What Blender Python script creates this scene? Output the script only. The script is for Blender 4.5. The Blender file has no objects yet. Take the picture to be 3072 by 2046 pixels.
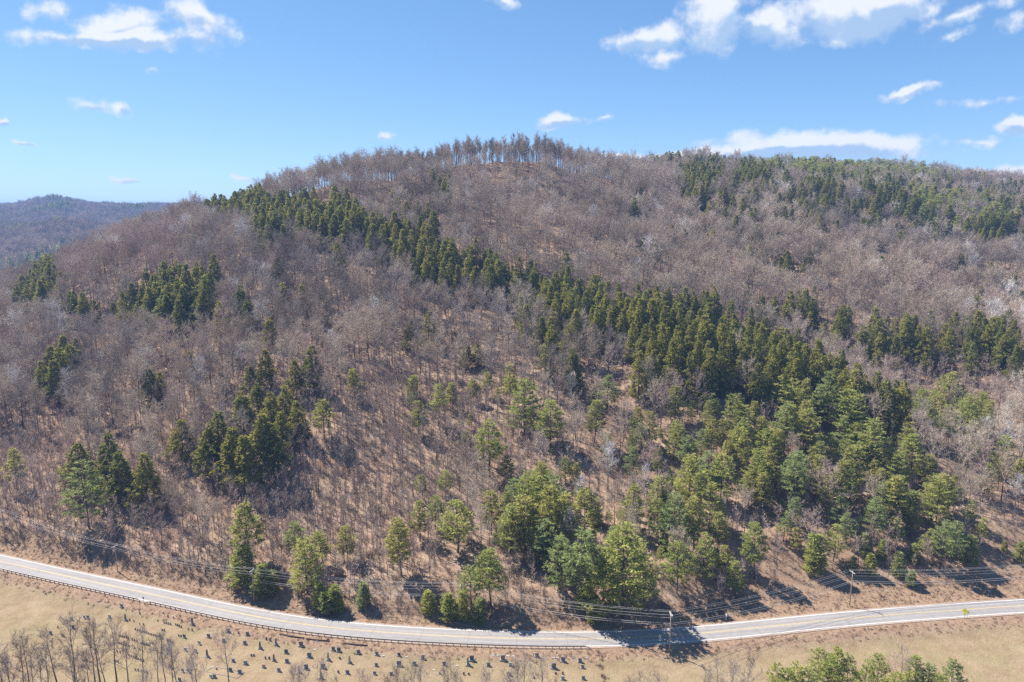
import bpy, math, random, time
import numpy as np
T0 = time.time()
sc = bpy.context.scene
random.seed(7)

# ------------------------------------------------------------------ camera
CAM_Z, PITCH, FPX = 120.0, math.radians(10.0), 683.0
CP, SP = math.cos(PITCH), math.sin(PITCH)
cam = bpy.data.objects.new('camera', bpy.data.cameras.new('camera'))
sc.collection.objects.link(cam)
cam.location = (0, 0, CAM_Z)
cam.rotation_euler = (math.pi / 2 - PITCH, 0, 0)
cam.data.sensor_width = 36.0
cam.data.lens = FPX / 1024 * 36.0
cam.data.clip_start = 1.0
cam.data.clip_end = 60000
sc.camera = cam

# ------------------------------------------------------------------ light
SUN_EL = math.radians(52)
SUN_AZ = math.atan2(0.56, -0.83)          # direction towards the sun, from +x
SUN = np.array([math.cos(SUN_EL) * math.cos(SUN_AZ), math.cos(SUN_EL) * math.sin(SUN_AZ), math.sin(SUN_EL)])
from mathutils import Vector
sl = bpy.data.lights.new('sun', 'SUN')
sl.energy = 5.0
sl.angle = math.radians(0.53)
sl.color = (1.0, 0.94, 0.86)
so = bpy.data.objects.new('sun', sl)
sc.collection.objects.link(so)
so.rotation_euler = Vector(-SUN).to_track_quat('-Z', 'Y').to_euler()
so.location = (-300, 200, 600)

SKY = 0.15                                # strength of the sky texture

# ------------------------------------------------------------------ view
sc.view_settings.view_transform = 'Standard'
sc.view_settings.look = 'None'
sc.view_settings.exposure = 1.0
sc.view_settings.gamma = 1
sc.view_settings.use_curve_mapping = False
sc.render.engine = 'CYCLES'
cy = sc.cycles
cy.max_bounces = 4
cy.diffuse_bounces = 2
cy.glossy_bounces = 1
cy.transmission_bounces = 2
cy.volume_bounces = 0
cy.transparent_max_bounces = 4
cy.use_denoising = False
cy.denoiser = 'OPENIMAGEDENOISE'
cy.denoising_input_passes = 'RGB_ALBEDO_NORMAL'
cy.denoising_prefilter = 'ACCURATE'
cy.use_adaptive_sampling = True
cy.adaptive_threshold = 0.01
cy.sample_clamp_indirect = 4
cy.caustics_reflective = False
cy.caustics_refractive = False


# ------------------------------------------------------------------ node helpers
class NT:
    def __init__(s, tree):
        s.t = tree
        s.n = tree.nodes
        s.l = tree.links

    def new(s, typ, **kw):
        nd = s.n.new(typ)
        for k, v in kw.items():
            setattr(nd, k, v)
        return nd

    def put(s, sock, v):
        if isinstance(v, bpy.types.NodeSocket):
            s.l.new(v, sock)
        elif v is not None:
            sock.default_value = v

    def m(s, op, a, b=None, c=None, clamp=False):
        nd = s.new('ShaderNodeMath', operation=op)
        nd.use_clamp = clamp
        s.put(nd.inputs[0], a)
        if b is not None: s.put(nd.inputs[1], b)
        if c is not None: s.put(nd.inputs[2], c)
        return nd.outputs[0]

    def v(s, op, a, b=None):
        nd = s.new('ShaderNodeVectorMath', operation=op)
        s.put(nd.inputs[0], a)
        if b is not None: s.put(nd.inputs[1], b)
        return nd.outputs['Value'] if op in ('LENGTH', 'DOT_PRODUCT', 'DISTANCE') else nd.outputs[0]

    def noise(s, vec, scale, detail=4, rough=0.55, dist=0.0, out='Fac'):
        nd = s.new('ShaderNodeTexNoise')
        s.put(nd.inputs['Vector'], vec)
        nd.inputs['Scale'].default_value = scale
        nd.inputs['Detail'].default_value = detail
        nd.inputs['Roughness'].default_value = rough
        nd.inputs['Distortion'].default_value = dist
        return nd.outputs[out]

    def ramp(s, fac, stops, mode='LINEAR'):
        nd = s.new('ShaderNodeValToRGB')
        nd.color_ramp.interpolation = mode
        el = nd.color_ramp.elements
        while len(el) < len(stops): el.new(0.5)
        for e, (p, c) in zip(el, stops):
            e.position = p
            e.color = (c[0], c[1], c[2], 1) if not isinstance(c, (int, float)) else (c, c, c, 1)
        s.put(nd.inputs[0], fac)
        return nd.outputs[0]

    def mix(s, fac, a, b, typ='MIX'):
        nd = s.new('ShaderNodeMix', data_type='RGBA', blend_type=typ)
        s.put(nd.inputs[0], fac)
        for sock, val in ((nd.inputs[6], a), (nd.inputs[7], b)):
            if isinstance(val, tuple): val = (val[0], val[1], val[2], 1)
            s.put(sock, val)
        return nd.outputs[2]

    def maprange(s, v, a, b, c=0.0, d=1.0, smooth=False):
        nd = s.new('ShaderNodeMapRange')
        if smooth: nd.interpolation_type = 'SMOOTHSTEP'
        s.put(nd.inputs[0], v)
        for i, x in enumerate((a, b, c, d)): nd.inputs[i + 1].default_value = x
        return nd.outputs[0]


def material(name):
    m = bpy.data.materials.new(name)
    m.use_nodes = True
    m.node_tree.nodes.clear()
    nt = NT(m.node_tree)
    out = nt.new('ShaderNodeOutputMaterial')
    return m, nt, out


# ------------------------------------------------------------------ pixel <-> world (photo px: 'd' = 2354 wide, 'f' = 3072 wide)
DK = 2354 / 1024.0
FK = 3.0


def ray(px, py):
    xr = (px - 512) / FPX
    yu = (341 - py) / FPX
    return np.array([xr, CP + SP * yu, -SP + CP * yu])


def project(x, y, z):
    f = y * CP - (z - CAM_Z) * SP
    u = y * SP + (z - CAM_Z) * CP
    f = np.maximum(f, 1e-3)
    return 512 + FPX * x / f, 341 - FPX * u / f


# ------------------------------------------------------------------ world
def build_world():
    w = bpy.data.worlds.new('World')
    sc.world = w
    w.use_nodes = True
    w.node_tree.nodes.clear()
    nt = NT(w.node_tree)
    out = nt.new('ShaderNodeOutputWorld')
    sky = nt.new('ShaderNodeTexSky', sky_type='NISHITA')
    sky.sun_disc = False
    sky.sun_elevation = SUN_EL
    sky.sun_rotation = math.atan2(SUN[0], SUN[1])
    sky.altitude = 400
    sky.air_density = 0.5
    sky.dust_density = 0.0
    sky.ozone_density = 6.0
    bg = nt.new('ShaderNodeBackground')
    bg.inputs[1].default_value = 0.93
    # soft shoulder so that the bright horizon keeps its blue, as the camera recorded it
    k = nt.new('ShaderNodeVectorMath', operation='SCALE'); nt.l.new(sky.outputs[0], k.inputs[0]); k.inputs[3].default_value = SKY
    den = nt.v('ADD', nt.v('MULTIPLY', k.outputs[0], (0.75, 0.75, 0.75)), (1.0, 1.0, 1.0))
    q = nt.v('DIVIDE', k.outputs[0], den)
    hs = nt.new('ShaderNodeHueSaturation'); hs.inputs['Saturation'].default_value = 1.16; gm = nt.new('ShaderNodeGamma'); gm.inputs[1].default_value = 0.86; nt.l.new(q, gm.inputs[0])
    nt.l.new(gm.outputs[0], hs.inputs['Color'])
    nt.l.new(hs.outputs[0], bg.inputs[0])
    co = nt.new('ShaderNodeTexCoord').outputs['Generated']
    sep = nt.new('ShaderNodeSeparateXYZ')
    nt.l.new(co, sep.inputs[0])
    X, Y, Z = sep.outputs
    ys = nt.m('MAXIMUM', Y, 0.05)
    u = nt.m('DIVIDE', X, ys)
    v = nt.m('DIVIDE', Z, ys)
    comb = nt.new('ShaderNodeCombineXYZ')
    nt.l.new(u, comb.inputs[0]); nt.l.new(v, comb.inputs[1])
    uv = comb.outputs[0]
    # warp
    nv = nt.noise(uv, 9.0, 5, 0.6, out='Color')
    nv2 = nt.v('SUBTRACT', nv, (0.5, 0.5, 0.5))
    sc3 = nt.new('ShaderNodeVectorMath', operation='MULTIPLY')
    nt.l.new(nv2, sc3.inputs[0]); sc3.inputs[1].default_value = (0.10, 0.045, 0)
    uvw = nt.v('ADD', uv, sc3.outputs[0])
    # cloud cells: (disp x, disp y, half-width px, half-height px, gain, tilt)
    cells = [
        (275, 55, 115, 34, 1.0, .1), (190, 85, 190, 17, .75, 0), (340, 88, 110, 22, 1.0, 0), (455, 40, 85, 28, .8, -.45), (105, 25, 42, 20, .5, 0),
        (470, 85, 40, 24, .55, 0), (215, 235, 50, 17, .55, 0), (285, 248, 26, 18, .75, 0), (15, 289, 16, 10, .9, 0), (70, 336, 24, 6, .5, 0),
        (352, 166, 18, 10, .4, 0), (296, 410, 34, 8, .55, 0), (1155, 8, 30, 16, .8, -.3),
        (1490, 85, 78, 30, 1.0, .12), (1640, 45, 75, 62, 1.0, .3), (1530, 125, 50, 16, .5, 0), (1765, 65, 58, 34, 1.1, .15), (1812, 90, 40, 26, .8, .2),
        (1960, 25, 150, 55, 1.25, .1), (2075, 10, 70, 34, 1.0, 0), (2230, 28, 110, 16, .6, .28), (2190, 78, 55, 9, .45, .3), (2345, 40, 38, 18, .6, .2),
        (2090, 208, 70, 14, 1.0, .22), (1288, 280, 50, 17, 1.0, .05), (1370, 278, 22, 7, .5, 0), (885, 312, 16, 7, .5, 0),
        (1900, 340, 245, 30, 1.2, .0), (1690, 354, 140, 20, 1.25, .06), (1560, 362, 100, 14, 1.3, .06), (1440, 366, 90, 10, 1.0, 0), (2345, 285, 46, 18, 1.1, 0), (2340, 398, 60, 22, 1.2, 0),
        (2240, 395, 22, 8, .9, 0), (2280, 230, 70, 9, .35, .1), (2260, 322, 60, 9, .35, .05), (560, 413, 20, 6, .4, 0),
    ]
    dens = None
    shade = None
    for (cx, cy_, hw, hh, g, tilt) in cells:
        d0 = ray(cx / DK, cy_ / DK); d0 = d0 / d0[1]
        k = 1.0 / (DK * FPX) * 1.03
        mp = nt.new('ShaderNodeMapping')
        mp.vector_type = 'TEXTURE'
        mp.inputs['Location'].default_value = (d0[0], d0[2], 0)
        mp.inputs['Rotation'].default_value = (0, 0, tilt)
        mp.inputs['Scale'].default_value = (hw * k * 1.25, hh * k * 1.25, 1)
        nt.l.new(uvw, mp.inputs['Vector'])
        ln = nt.v('LENGTH', mp.outputs[0])
        d = nt.m('MULTIPLY', nt.m('SUBTRACT', 1.0, ln), g)
        sp = nt.new('ShaderNodeSeparateXYZ'); nt.l.new(mp.outputs[0], sp.inputs[0])
        # flat-based: push the lower half out a little, and remember how low in the cell this is
        sh = nt.m('MULTIPLY', nt.m('MAXIMUM', d, 0.0), sp.outputs[1])
        dens = d if dens is None else nt.m('MAXIMUM', dens, d)
        shade = sh if shade is None else nt.m('ADD', shade, sh)
    front = nt.maprange(Y, 0.05, 0.2)
    dens = nt.m('ADD', nt.m('MULTIPLY', nt.m('ADD', dens, 1.0), front), -1.0)
    n1 = nt.noise(uv, 26.0, 7, 0.58)
    n2 = nt.noise(uv, 7.0, 4, 0.5)
    dd = nt.m('ADD', dens, nt.m('MULTIPLY', nt.m('SUBTRACT', n1, 0.5), 1.35))
    dd = nt.m('ADD', dd, nt.m('MULTIPLY', nt.m('SUBTRACT', n2, 0.5), 0.5))
    alpha_f = nt.maprange(dd, -0.04, 0.58, 0, 1, True)
    # the rest of the dome: the same broken cumulus
    zz = nt.m('ADD', nt.m('MAXIMUM', Z, 0.0), 0.12)
    c2 = nt.new('ShaderNodeCombineXYZ')
    nt.l.new(nt.m('DIVIDE', X, zz), c2.inputs[0]); nt.l.new(nt.m('DIVIDE', Y, zz), c2.inputs[1])
    g1 = nt.noise(c2.outputs[0], 1.1, 7, 0.58)
    alpha_g = nt.maprange(g1, 0.60, 0.70, 0, 1, True)
    side = nt.m('MULTIPLY', nt.maprange(Z, 0.0, 0.06), nt.m('SUBTRACT', 1.0, nt.m('MULTIPLY', front, nt.maprange(v, 0.55, 0.40))))
    side = nt.m('MULTIPLY', side, nt.m('SUBTRACT', 1.0, nt.m('MULTIPLY', front, nt.maprange(nt.m('ABSOLUTE', u), 0.95, 0.8))))
    alpha = nt.m('MAXIMUM', alpha_f, nt.m('MULTIPLY', alpha_g, side))
    alpha = nt.m('MULTIPLY', alpha, 0.90)
    lit = nt.maprange(nt.m('ADD', nt.m('MULTIPLY', shade, 1.6), nt.m('MULTIPLY', nt.m('SUBTRACT', n1, 0.5), 1.2)), -0.30, 0.18, 0, 1, True)
    ccol = nt.mix(lit, (0.23, 0.32, 0.45), (0.50, 0.51, 0.53))
    bgc = nt.new('ShaderNodeBackground')
    nt.l.new(ccol, bgc.inputs[0])
    bgc.inputs[1].default_value = 1.0
    mx = nt.new('ShaderNodeMixShader')
    nt.l.new(alpha, mx.inputs[0]); nt.l.new(bg.outputs[0], mx.inputs[1]); nt.l.new(bgc.outputs[0], mx.inputs[2])
    nt.l.new(mx.outputs[0], out.inputs[0])
    w.cycles.sampling_method = 'NONE'


build_world()

# ------------------------------------------------------------------ road line
road_f = [(0, 1684), (409, 1773), (835, 1866), (1024, 1889), (1240, 1904), (1459, 1915), (1759, 1920), (1900, 1917), (2048, 1907), (2178, 1894), (2309, 1880), (2483, 1860), (2750, 1839), (3072, 1816)]
rp = []
for fx, fy in road_f:
    d = ray(fx / FK, fy / FK)
    t = -CAM_Z / d[2]
    rp.append((d[0] * t, d[1] * t))
rp = np.array(rp)
e0 = rp[0] - rp[1]; e0 /= np.linalg.norm(e0)
e1 = rp[-1] - rp[-2]; e1 /= np.linalg.norm(e1)
ctrl = [rp[0] + e0 * 700 + np.array([0, 180]), rp[0] + e0 * 330 + np.array([0, 50]), rp[0] + e0 * 120 + np.array([0, 6])] + list(rp) + [rp[-1] + e1 * 100, rp[-1] + e1 * 300 + np.array([0, 30]), rp[-1] + e1 * 700 + np.array([0, 160])]
ctrl = np.array(ctrl)


def catmull(P, n):
    out = []
    for i in range(len(P) - 1):
        p0 = P[max(i - 1, 0)]; p1 = P[i]; p2 = P[i + 1]; p3 = P[min(i + 2, len(P) - 1)]
        for k in range(n):
            t = k / n
            out.append(0.5 * ((2 * p1) + (-p0 + p2) * t + (2 * p0 - 5 * p1 + 4 * p2 - p3) * t * t + (-p0 + 3 * p1 - 3 * p2 + p3) * t ** 3))
    out.append(P[-1])
    return np.array(out)


rl = catmull(ctrl, 24)
# even spacing, lightly smoothed
seg = np.r_[0, np.cumsum(np.linalg.norm(np.diff(rl, axis=0), axis=1))]
ss = np.arange(0, seg[-1], 2.5)
RL = np.c_[np.interp(ss, seg, rl[:, 0]), np.interp(ss, seg, rl[:, 1])]
for _ in range(90):
    RL[1:-1] = RL[1:-1] * 0.5 + 0.25 * (RL[:-2] + RL[2:])
RT = np.gradient(RL, axis=0); RT /= np.linalg.norm(RT, axis=1)[:, None]
RN = np.c_[-RT[:, 1], RT[:, 0]]            # towards the hill
ROAD_HW = 3.55


def road_dist(x, y):
    """signed distance to the centre line, + on the hill side"""
    out = np.full(x.shape, 999.0)
    out[y < np.interp(x, RL[:, 0], RL[:, 1])] = -999.0
    near = np.abs(y - np.interp(x, RL[:, 0], RL[:, 1])) < 60
    idx = np.nonzero(near)[0]
    for k in range(0, len(idx), 20000):
        ii = idx[k:k + 20000]
        dx = x[ii][:, None] - RL[None, :, 0]
        dy = y[ii][:, None] - RL[None, :, 1]
        d2 = dx * dx + dy * dy
        j = np.argmin(d2, axis=1)
        r = np.arange(len(ii))
        sd = dx[r, j] * RN[j, 0] + dy[r, j] * RN[j, 1]
        out[ii] = np.where(np.abs(sd) > 0.5, np.sign(sd) * np.sqrt(d2[r, j]), sd)
        # on the inside use the perpendicular distance (points are 2.5 m apart)
        out[ii] = np.where(np.abs(sd) < 40, sd, out[ii])
    return out


# ------------------------------------------------------------------ terrain
SCL = 4.0 / 3.0
cols = {
    -500: [(178, 3), (230, 10), (310, 24), (400, 33), (520, 15), (700, 0)],
    0: [(178, 3), (220, 10), (300, 24), (400, 36), (520, 14), (700, 2)],
    110: [(176, 3), (220, 12), (300, 30), (380, 44), (440, 49), (600, 18)],
    300: [(165, 3), (210, 14), (290, 38), (370, 60), (450, 70), (600, 38)],
    480: [(158, 3), (200, 15), (280, 43), (360, 66), (450, 84), (640, 52)],
    750: [(150, 3), (177, 9), (226, 26), (290, 46), (360, 71), (430, 94), (490, 110), (640, 84)],
    900: [(490, 118), (640, 94)],
    1050: [(146, 3), (177, 10), (226, 26), (287, 44), (336, 62), (390, 82), (450, 106), (512, 128), (560, 124), (640, 104)],
    1200: [(515, 129), (565, 124), (640, 106)],
    1350: [(145, 3), (177, 10), (226, 25), (287, 41), (336, 57), (390, 75), (450, 98), (530, 126), (580, 125), (660, 120)],
    1600: [(145, 3), (177, 10), (226, 24), (287, 38), (336, 52), (390, 68), (450, 86), (550, 111), (650, 131), (800, 116)],
    1850: [(148, 3), (177, 9), (226, 22), (287, 35), (336, 48), (400, 66), (500, 101), (620, 121), (750, 138), (900, 121)],
    2100: [(150, 3), (180, 10), (226, 21), (290, 33), (336, 44), (400, 61), (500, 91), (640, 116), (800, 133), (950, 117)],
    2354: [(152, 4), (185, 12), (226, 20), (290, 32), (400, 59), (500, 83), (650, 103), (850, 117), (1000, 104)],
    2900: [(155, 4), (190, 12), (240, 22), (300, 32), (400, 57), (500, 75), (650, 92), (850, 103), (1000, 95)],
}
pts = []
for dx, lst in cols.items():
    xr = (dx / DK - 512) / FPX
    for D, z in lst:
        t = (D * CP - (z - 90) * SP) * SCL
        pts.append((xr * t, D * SCL, z * SCL))
for dx, zr in ((-900, 120), (-500, 122), (-150, 122), (0, 122), (60, 122), (130, 150), (215, 124), (300, 121), (470, 126), (650, 128), (1000, 120), (1600, 120), (2300, 120), (3000, 120)):
    xr = (dx / DK - 512) / FPX
    for D, z in ((800, 0.06), (1100, 0.32), (1280, 0.53), (1450, 0.49), (1800, 0.80), (2100, 1.0), (2600, 0.85)):
        if dx > 700 and D < 1400: continue
        t = D * CP * SCL
        zz = zr * z
        if dx <= 300 and D == 800: zz = 4
        pts.append((xr * t, D * SCL, zz * SCL))
for xx in (-700, -350, 0, 350, 700):
    pts.append((xx, 40.0, 0.0))
pts = np.array(pts)
PC = pts[:, :2]
MQ = 55.0


def phi(r2):
    return np.sqrt(r2 + MQ * MQ)


A = phi(((PC[:, None, :] - PC[None, :, :]) ** 2).sum(-1))
A[np.arange(len(A)), np.arange(len(A))] -= 0.0
W = np.linalg.solve(np.block([[A + np.eye(len(A)) * -2.0, np.ones((len(A), 1))], [np.ones((1, len(A))), np.zeros((1, 1))]]), np.r_[pts[:, 2], 0])
_r = np.random.RandomState(3)
WAVES = [(_r.uniform(0, 6.28), _r.uniform(0, 6.28), l, a) for l, a in ((26, .22), (33, .3), (41, .4), (52, .5), (64, .7), (80, .8), (105, 1.5), (140, 2.1), (190, 2.6), (170, 2.2))]


def smooth(a, b, v):
    t = np.clip((v - a) / (b - a), 0, 1)
    return t * t * (3 - 2 * t)


def height(x, y):
    x = np.atleast_1d(np.asarray(x, float)); y = np.atleast_1d(np.asarray(y, float))
    z = np.zeros_like(x)
    for k in range(0, len(x), 20000):
        s = slice(k, k + 20000)
        r2 = (x[s][:, None] - PC[None, :, 0]) ** 2 + (y[s][:, None] - PC[None, :, 1]) ** 2
        z[s] = phi(r2) @ W[:-1] + W[-1]
    und = np.zeros_like(x)
    for th, ph, l, a in WAVES:
        und += a * np.sin((x * math.cos(th) + y * math.sin(th)) * 2 * math.pi / l + ph)
    d = road_dist(x, y)
    z = z + und * smooth(15, 90, d)
    # far plain beyond the last ridge
    r = np.hypot(x, y)
    z = z + (90 - z) * smooth(3300, 4200, r)
    # hill side: verge, ditch, cut bank
    bank = smooth(5.2, 19 + 19 * smooth(35, 75, x), d)
    verge = np.where(d < 4.6, -0.14, -0.14 - 0.35 * np.exp(-((d - 5.6) / 0.8) ** 2))
    zh = verge * (1 - bank) + np.maximum(z, 1.0) * bank
    # field side
    fz = -1.5 + 0.18 * np.sin(x * 0.05) + 0.12 * np.sin(y * 0.11 + x * 0.03) - 0.012 * np.clip(150 - y, 0, 80)
    zf = -0.14 + (fz + 0.14) * smooth(-4.8, -13, -np.abs(d)) if False else -0.14 + (fz + 0.14) * smooth(4.8, 13, -d)
    return np.where(d > 0, zh, zf)


def h1(x, y):
    return float(height([x], [y])[0])


def hits(pxs, pys):
    """ground hit of many rays (1024-px coordinates), marching then bisecting"""
    pxs = np.atleast_1d(np.asarray(pxs, float)); pys = np.atleast_1d(np.asarray(pys, float))
    dx = (pxs - 512) / FPX; yu = (341 - pys) / FPX
    dy = CP + SP * yu; dz = -SP + CP * yu
    lo = np.full(len(pxs), 120.0); hi = np.full(len(pxs), np.nan)
    t = lo.copy()
    for k in range(150):
        tn = t * 1.018
        z = height(dx * tn, dy * tn)
        below = (CAM_Z + dz * tn) < z
        new = below & np.isnan(hi)
        lo[new] = t[new]; hi[new] = tn[new]
        t = tn
        if not np.isnan(hi).any(): break
    hi = np.where(np.isnan(hi), t, hi)
    for k in range(14):
        m = (lo + hi) / 2
        z = height(dx * m, dy * m)
        b = (CAM_Z + dz * m) < z
        hi = np.where(b, m, hi); lo = np.where(b, lo, m)
    t = hi
    X, Y = dx * t, dy * t
    return X, Y, height(X, Y)


# ------------------------------------------------------------------ object helpers
COL = sc.collection


def mesh_from(name, V, F, mats=(), midx=None, smooth_=False):
    me = bpy.data.meshes.new(name)
    me.from_pydata([tuple(v) for v in V] if not isinstance(V, list) else V, [], [tuple(int(i) for i in f) for f in F] if not isinstance(F, list) else F)
    for m in mats: me.materials.append(m)
    if midx is not None: me.polygons.foreach_set('material_index', np.asarray(midx, dtype=np.int32))
    if smooth_: me.polygons.foreach_set('use_smooth', np.ones(len(me.polygons), dtype=bool))
    me.update()
    return me


def obj(name, me, parent=None, loc=None, rot=None, scale=None):
    o = bpy.data.objects.new(name, me)
    COL.objects.link(o)
    if parent is not None: o.parent = parent
    if loc is not None: o.location = loc
    if rot is not None: o.rotation_euler = rot
    if scale is not None: o.scale = scale if hasattr(scale, '__len__') else (scale,) * 3
    return o


def tag(o, label, cat, group=None, kind=None):
    if label: o['label'] = label
    if cat: o['category'] = cat
    if group: o['group'] = group
    if kind: o['kind'] = kind
    return o


class MB:
    """collects boxes, tubes and strips into one mesh"""
    def __init__(s): s.V = []; s.F = []; s.M = []

    def add(s, V, F, m=0):
        b = len(s.V)
        s.V += [tuple(map(float, v)) for v in V]
        s.F += [tuple(i + b for i in f) for f in F]
        s.M += [m] * len(F)

    def box(s, c, h, rz=0.0, m=0, taper=1.0):
        ca, sa = math.cos(rz), math.sin(rz)
        V = []
        for k in (-1, 1):
            tp = taper if k > 0 else 1.0
            for i, j in ((-1, -1), (1, -1), (1, 1), (-1, 1)):
                x, y = i * h[0] * tp, j * h[1] * tp
                V.append((c[0] + x * ca - y * sa, c[1] + x * sa + y * ca, c[2] + k * h[2]))
        s.add(V, [(3, 2, 1, 0), (4, 5, 6, 7), (0, 1, 5, 4), (1, 2, 6, 5), (2, 3, 7, 6), (3, 0, 4, 7)], m)

    def tube(s, P, R, n=6, m=0, cap=True):
        P = [np.asarray(p, float) for p in P]
        V = []; F = []
        for i, p in enumerate(P):
            t = P[min(i + 1, len(P) - 1)] - P[max(i - 1, 0)]
            t = t / (np.linalg.norm(t) + 1e-9)
            a = np.cross(t, (0, 0, 1.0) if abs(t[2]) < 0.9 else (1.0, 0, 0)); a /= np.linalg.norm(a)
            b = np.cross(t, a)
            r = R[i] if hasattr(R, '__len__') else R
            for k in range(n):
                an = 2 * math.pi * k / n
                V.append(p + (a * math.cos(an) + b * math.sin(an)) * r)
        for i in range(len(P) - 1):
            for k in range(n):
                F.append((i * n + k, i * n + (k + 1) % n, (i + 1) * n + (k + 1) % n, (i + 1) * n + k))
        if cap:
            F.append(tuple(range(n))[::-1]); F.append(tuple((len(P) - 1) * n + k for k in range(n)))
        s.add(V, F, m)

    def mesh(s, name, mats, smooth_=False):
        return mesh_from(name, s.V, s.F, mats, s.M, smooth_)


# ------------------------------------------------------------------ materials
def leafy(name, stops, trans=0.3, varn=0.35, noise_scale=0.6):
    """foliage: colour per tree from Object random, per clump from noise, a little light through the leaves"""
    m, nt, out = material(name)
    oi = nt.new('ShaderNodeObjectInfo')
    base = nt.ramp(oi.outputs['Random'], stops)
    geo = nt.new('ShaderNodeNewGeometry')
    n = nt.noise(geo.outputs['Position'], noise_scale, 3, 0.6)
    base = nt.mix(1.0, base, nt.ramp(n, [(0.25, 1 - varn), (0.75, 1 + varn)]), 'MULTIPLY')
    ri = nt.ramp(geo.outputs['Random Per Island'], [(0, 0.65), (1, 1.35)])
    base = nt.mix(1.0, base, ri, 'MULTIPLY')
    df = nt.new('ShaderNodeBsdfDiffuse'); nt.l.new(base, df.inputs[0])
    tr = nt.new('ShaderNodeBsdfTranslucent'); nt.l.new(base, tr.inputs[0])
    mx = nt.new('ShaderNodeMixShader'); mx.inputs[0].default_value = trans
    nt.l.new(df.outputs[0], mx.inputs[1]); nt.l.new(tr.outputs[0], mx.inputs[2])
    nt.l.new(mx.outputs[0], out.inputs[0])
    return m


def barky(name, stops, island=True):
    m, nt, out = material(name)
    oi = nt.new('ShaderNodeObjectInfo')
    base = nt.ramp(oi.outputs['Random'], stops)
    geo = nt.new('ShaderNodeNewGeometry')
    n = nt.noise(geo.outputs['Position'], 1.3, 3, 0.6)
    base = nt.mix(1.0, base, nt.ramp(n, [(0.3, 0.75), (0.7, 1.25)]), 'MULTIPLY')
    n2 = nt.noise(geo.outputs['Position'], 0.018, 3, 0.55)
    base = nt.mix(1.0, base, nt.ramp(n2, [(0.3, (.76, .74, .73)), (0.7, (1.2, 1.2, 1.2))]), 'MULTIPLY')
    df = nt.new('ShaderNodeBsdfDiffuse'); nt.l.new(base, df.inputs[0])
    nt.l.new(df.outputs[0], out.inputs[0])
    return m


M = {}
M['bark'] = barky('bark', [(0, (.10, .08, .065)), (0.5, (.155, .125, .105)), (1, (.23, .20, .175))])
M['bark_dark'] = barky('bark_dark', [(0, (.07, .055, .045)), (1, (.12, .095, .08))])
M['bark_pale'] = barky('bark_pale', [(0, (.38, .36, .33)), (1, (.52, .50, .46))])
M['twig'] = barky('twig', [(0, (.38, .30, .225)), (0.35, (.54, .455, .355)), (0.7, (.49, .385, .295)), (1, (.61, .525, .415))])
M['twig_dark'] = barky('twig_dark', [(0, (.26, .21, .175)), (0.5, (.35, .29, .245)), (1, (.42, .36, .31))])
M['twig_red'] = barky('twig_red', [(0, (.40, .295, .25)), (0.5, (.50, .38, .32)), (1, (.56, .45, .385))])
M['twig_pale'] = barky('twig_pale', [(0, (.58, .54, .50)), (0.5, (.68, .64, .60)), (1, (.62, .58, .54))])
M['hemlock'] = leafy('hemlock', [(0, (.21, .22, .060)), (0.4, (.29, .282, .070)), (0.8, (.34, .315, .075)), (1, (.18, .205, .062))], 0.5, 0.5)
M['pine'] = leafy('pine', [(0, (.33, .365, .11)), (0.3, (.40, .415, .115)), (0.55, (.31, .37, .155)), (0.8, (.45, .445, .13)), (1, (.29, .335, .135))], 0.5, 0.45)
M['pine_yellow'] = leafy('pine_yellow', [(0, (.40, .39, .12)), (0.5, (.45, .42, .14)), (1, (.35, .35, .12))], 0.5)
M['brush'] = barky('brush', [(0, (.20, .145, .115)), (0.5, (.28, .20, .165)), (1, (.32, .25, .20))])
M['straw'] = barky('straw', [(0, (.25, .18, .11)), (0.5, (.33, .24, .15)), (1, (.27, .18, .11))])


def plain(name, col, rough=0.7, metal=0.0, var=0.2, scale=2.0):
    m, nt, out = material(name)
    p = nt.new('ShaderNodeBsdfPrincipled')
    tc = nt.new('ShaderNodeTexCoord')
    n = nt.noise(tc.outputs['Object'], scale, 4, 0.6)
    c = nt.mix(1.0, (col[0], col[1], col[2]), nt.ramp(n, [(0.25, 1 - var), (0.75, 1 + var)]), 'MULTIPLY')
    oi = nt.new('ShaderNodeObjectInfo')
    c = nt.mix(1.0, c, nt.ramp(oi.outputs['Random'], [(0, 0.85), (1, 1.15)]), 'MULTIPLY')
    nt.l.new(c, p.inputs['Base Color'])
    p.inputs['Roughness'].default_value = rough
    p.inputs['Specular IOR Level'].default_value = 0.2
    p.inputs['Metallic'].default_value = metal
    nt.l.new(p.outputs[0], out.inputs[0])
    return m


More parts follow.
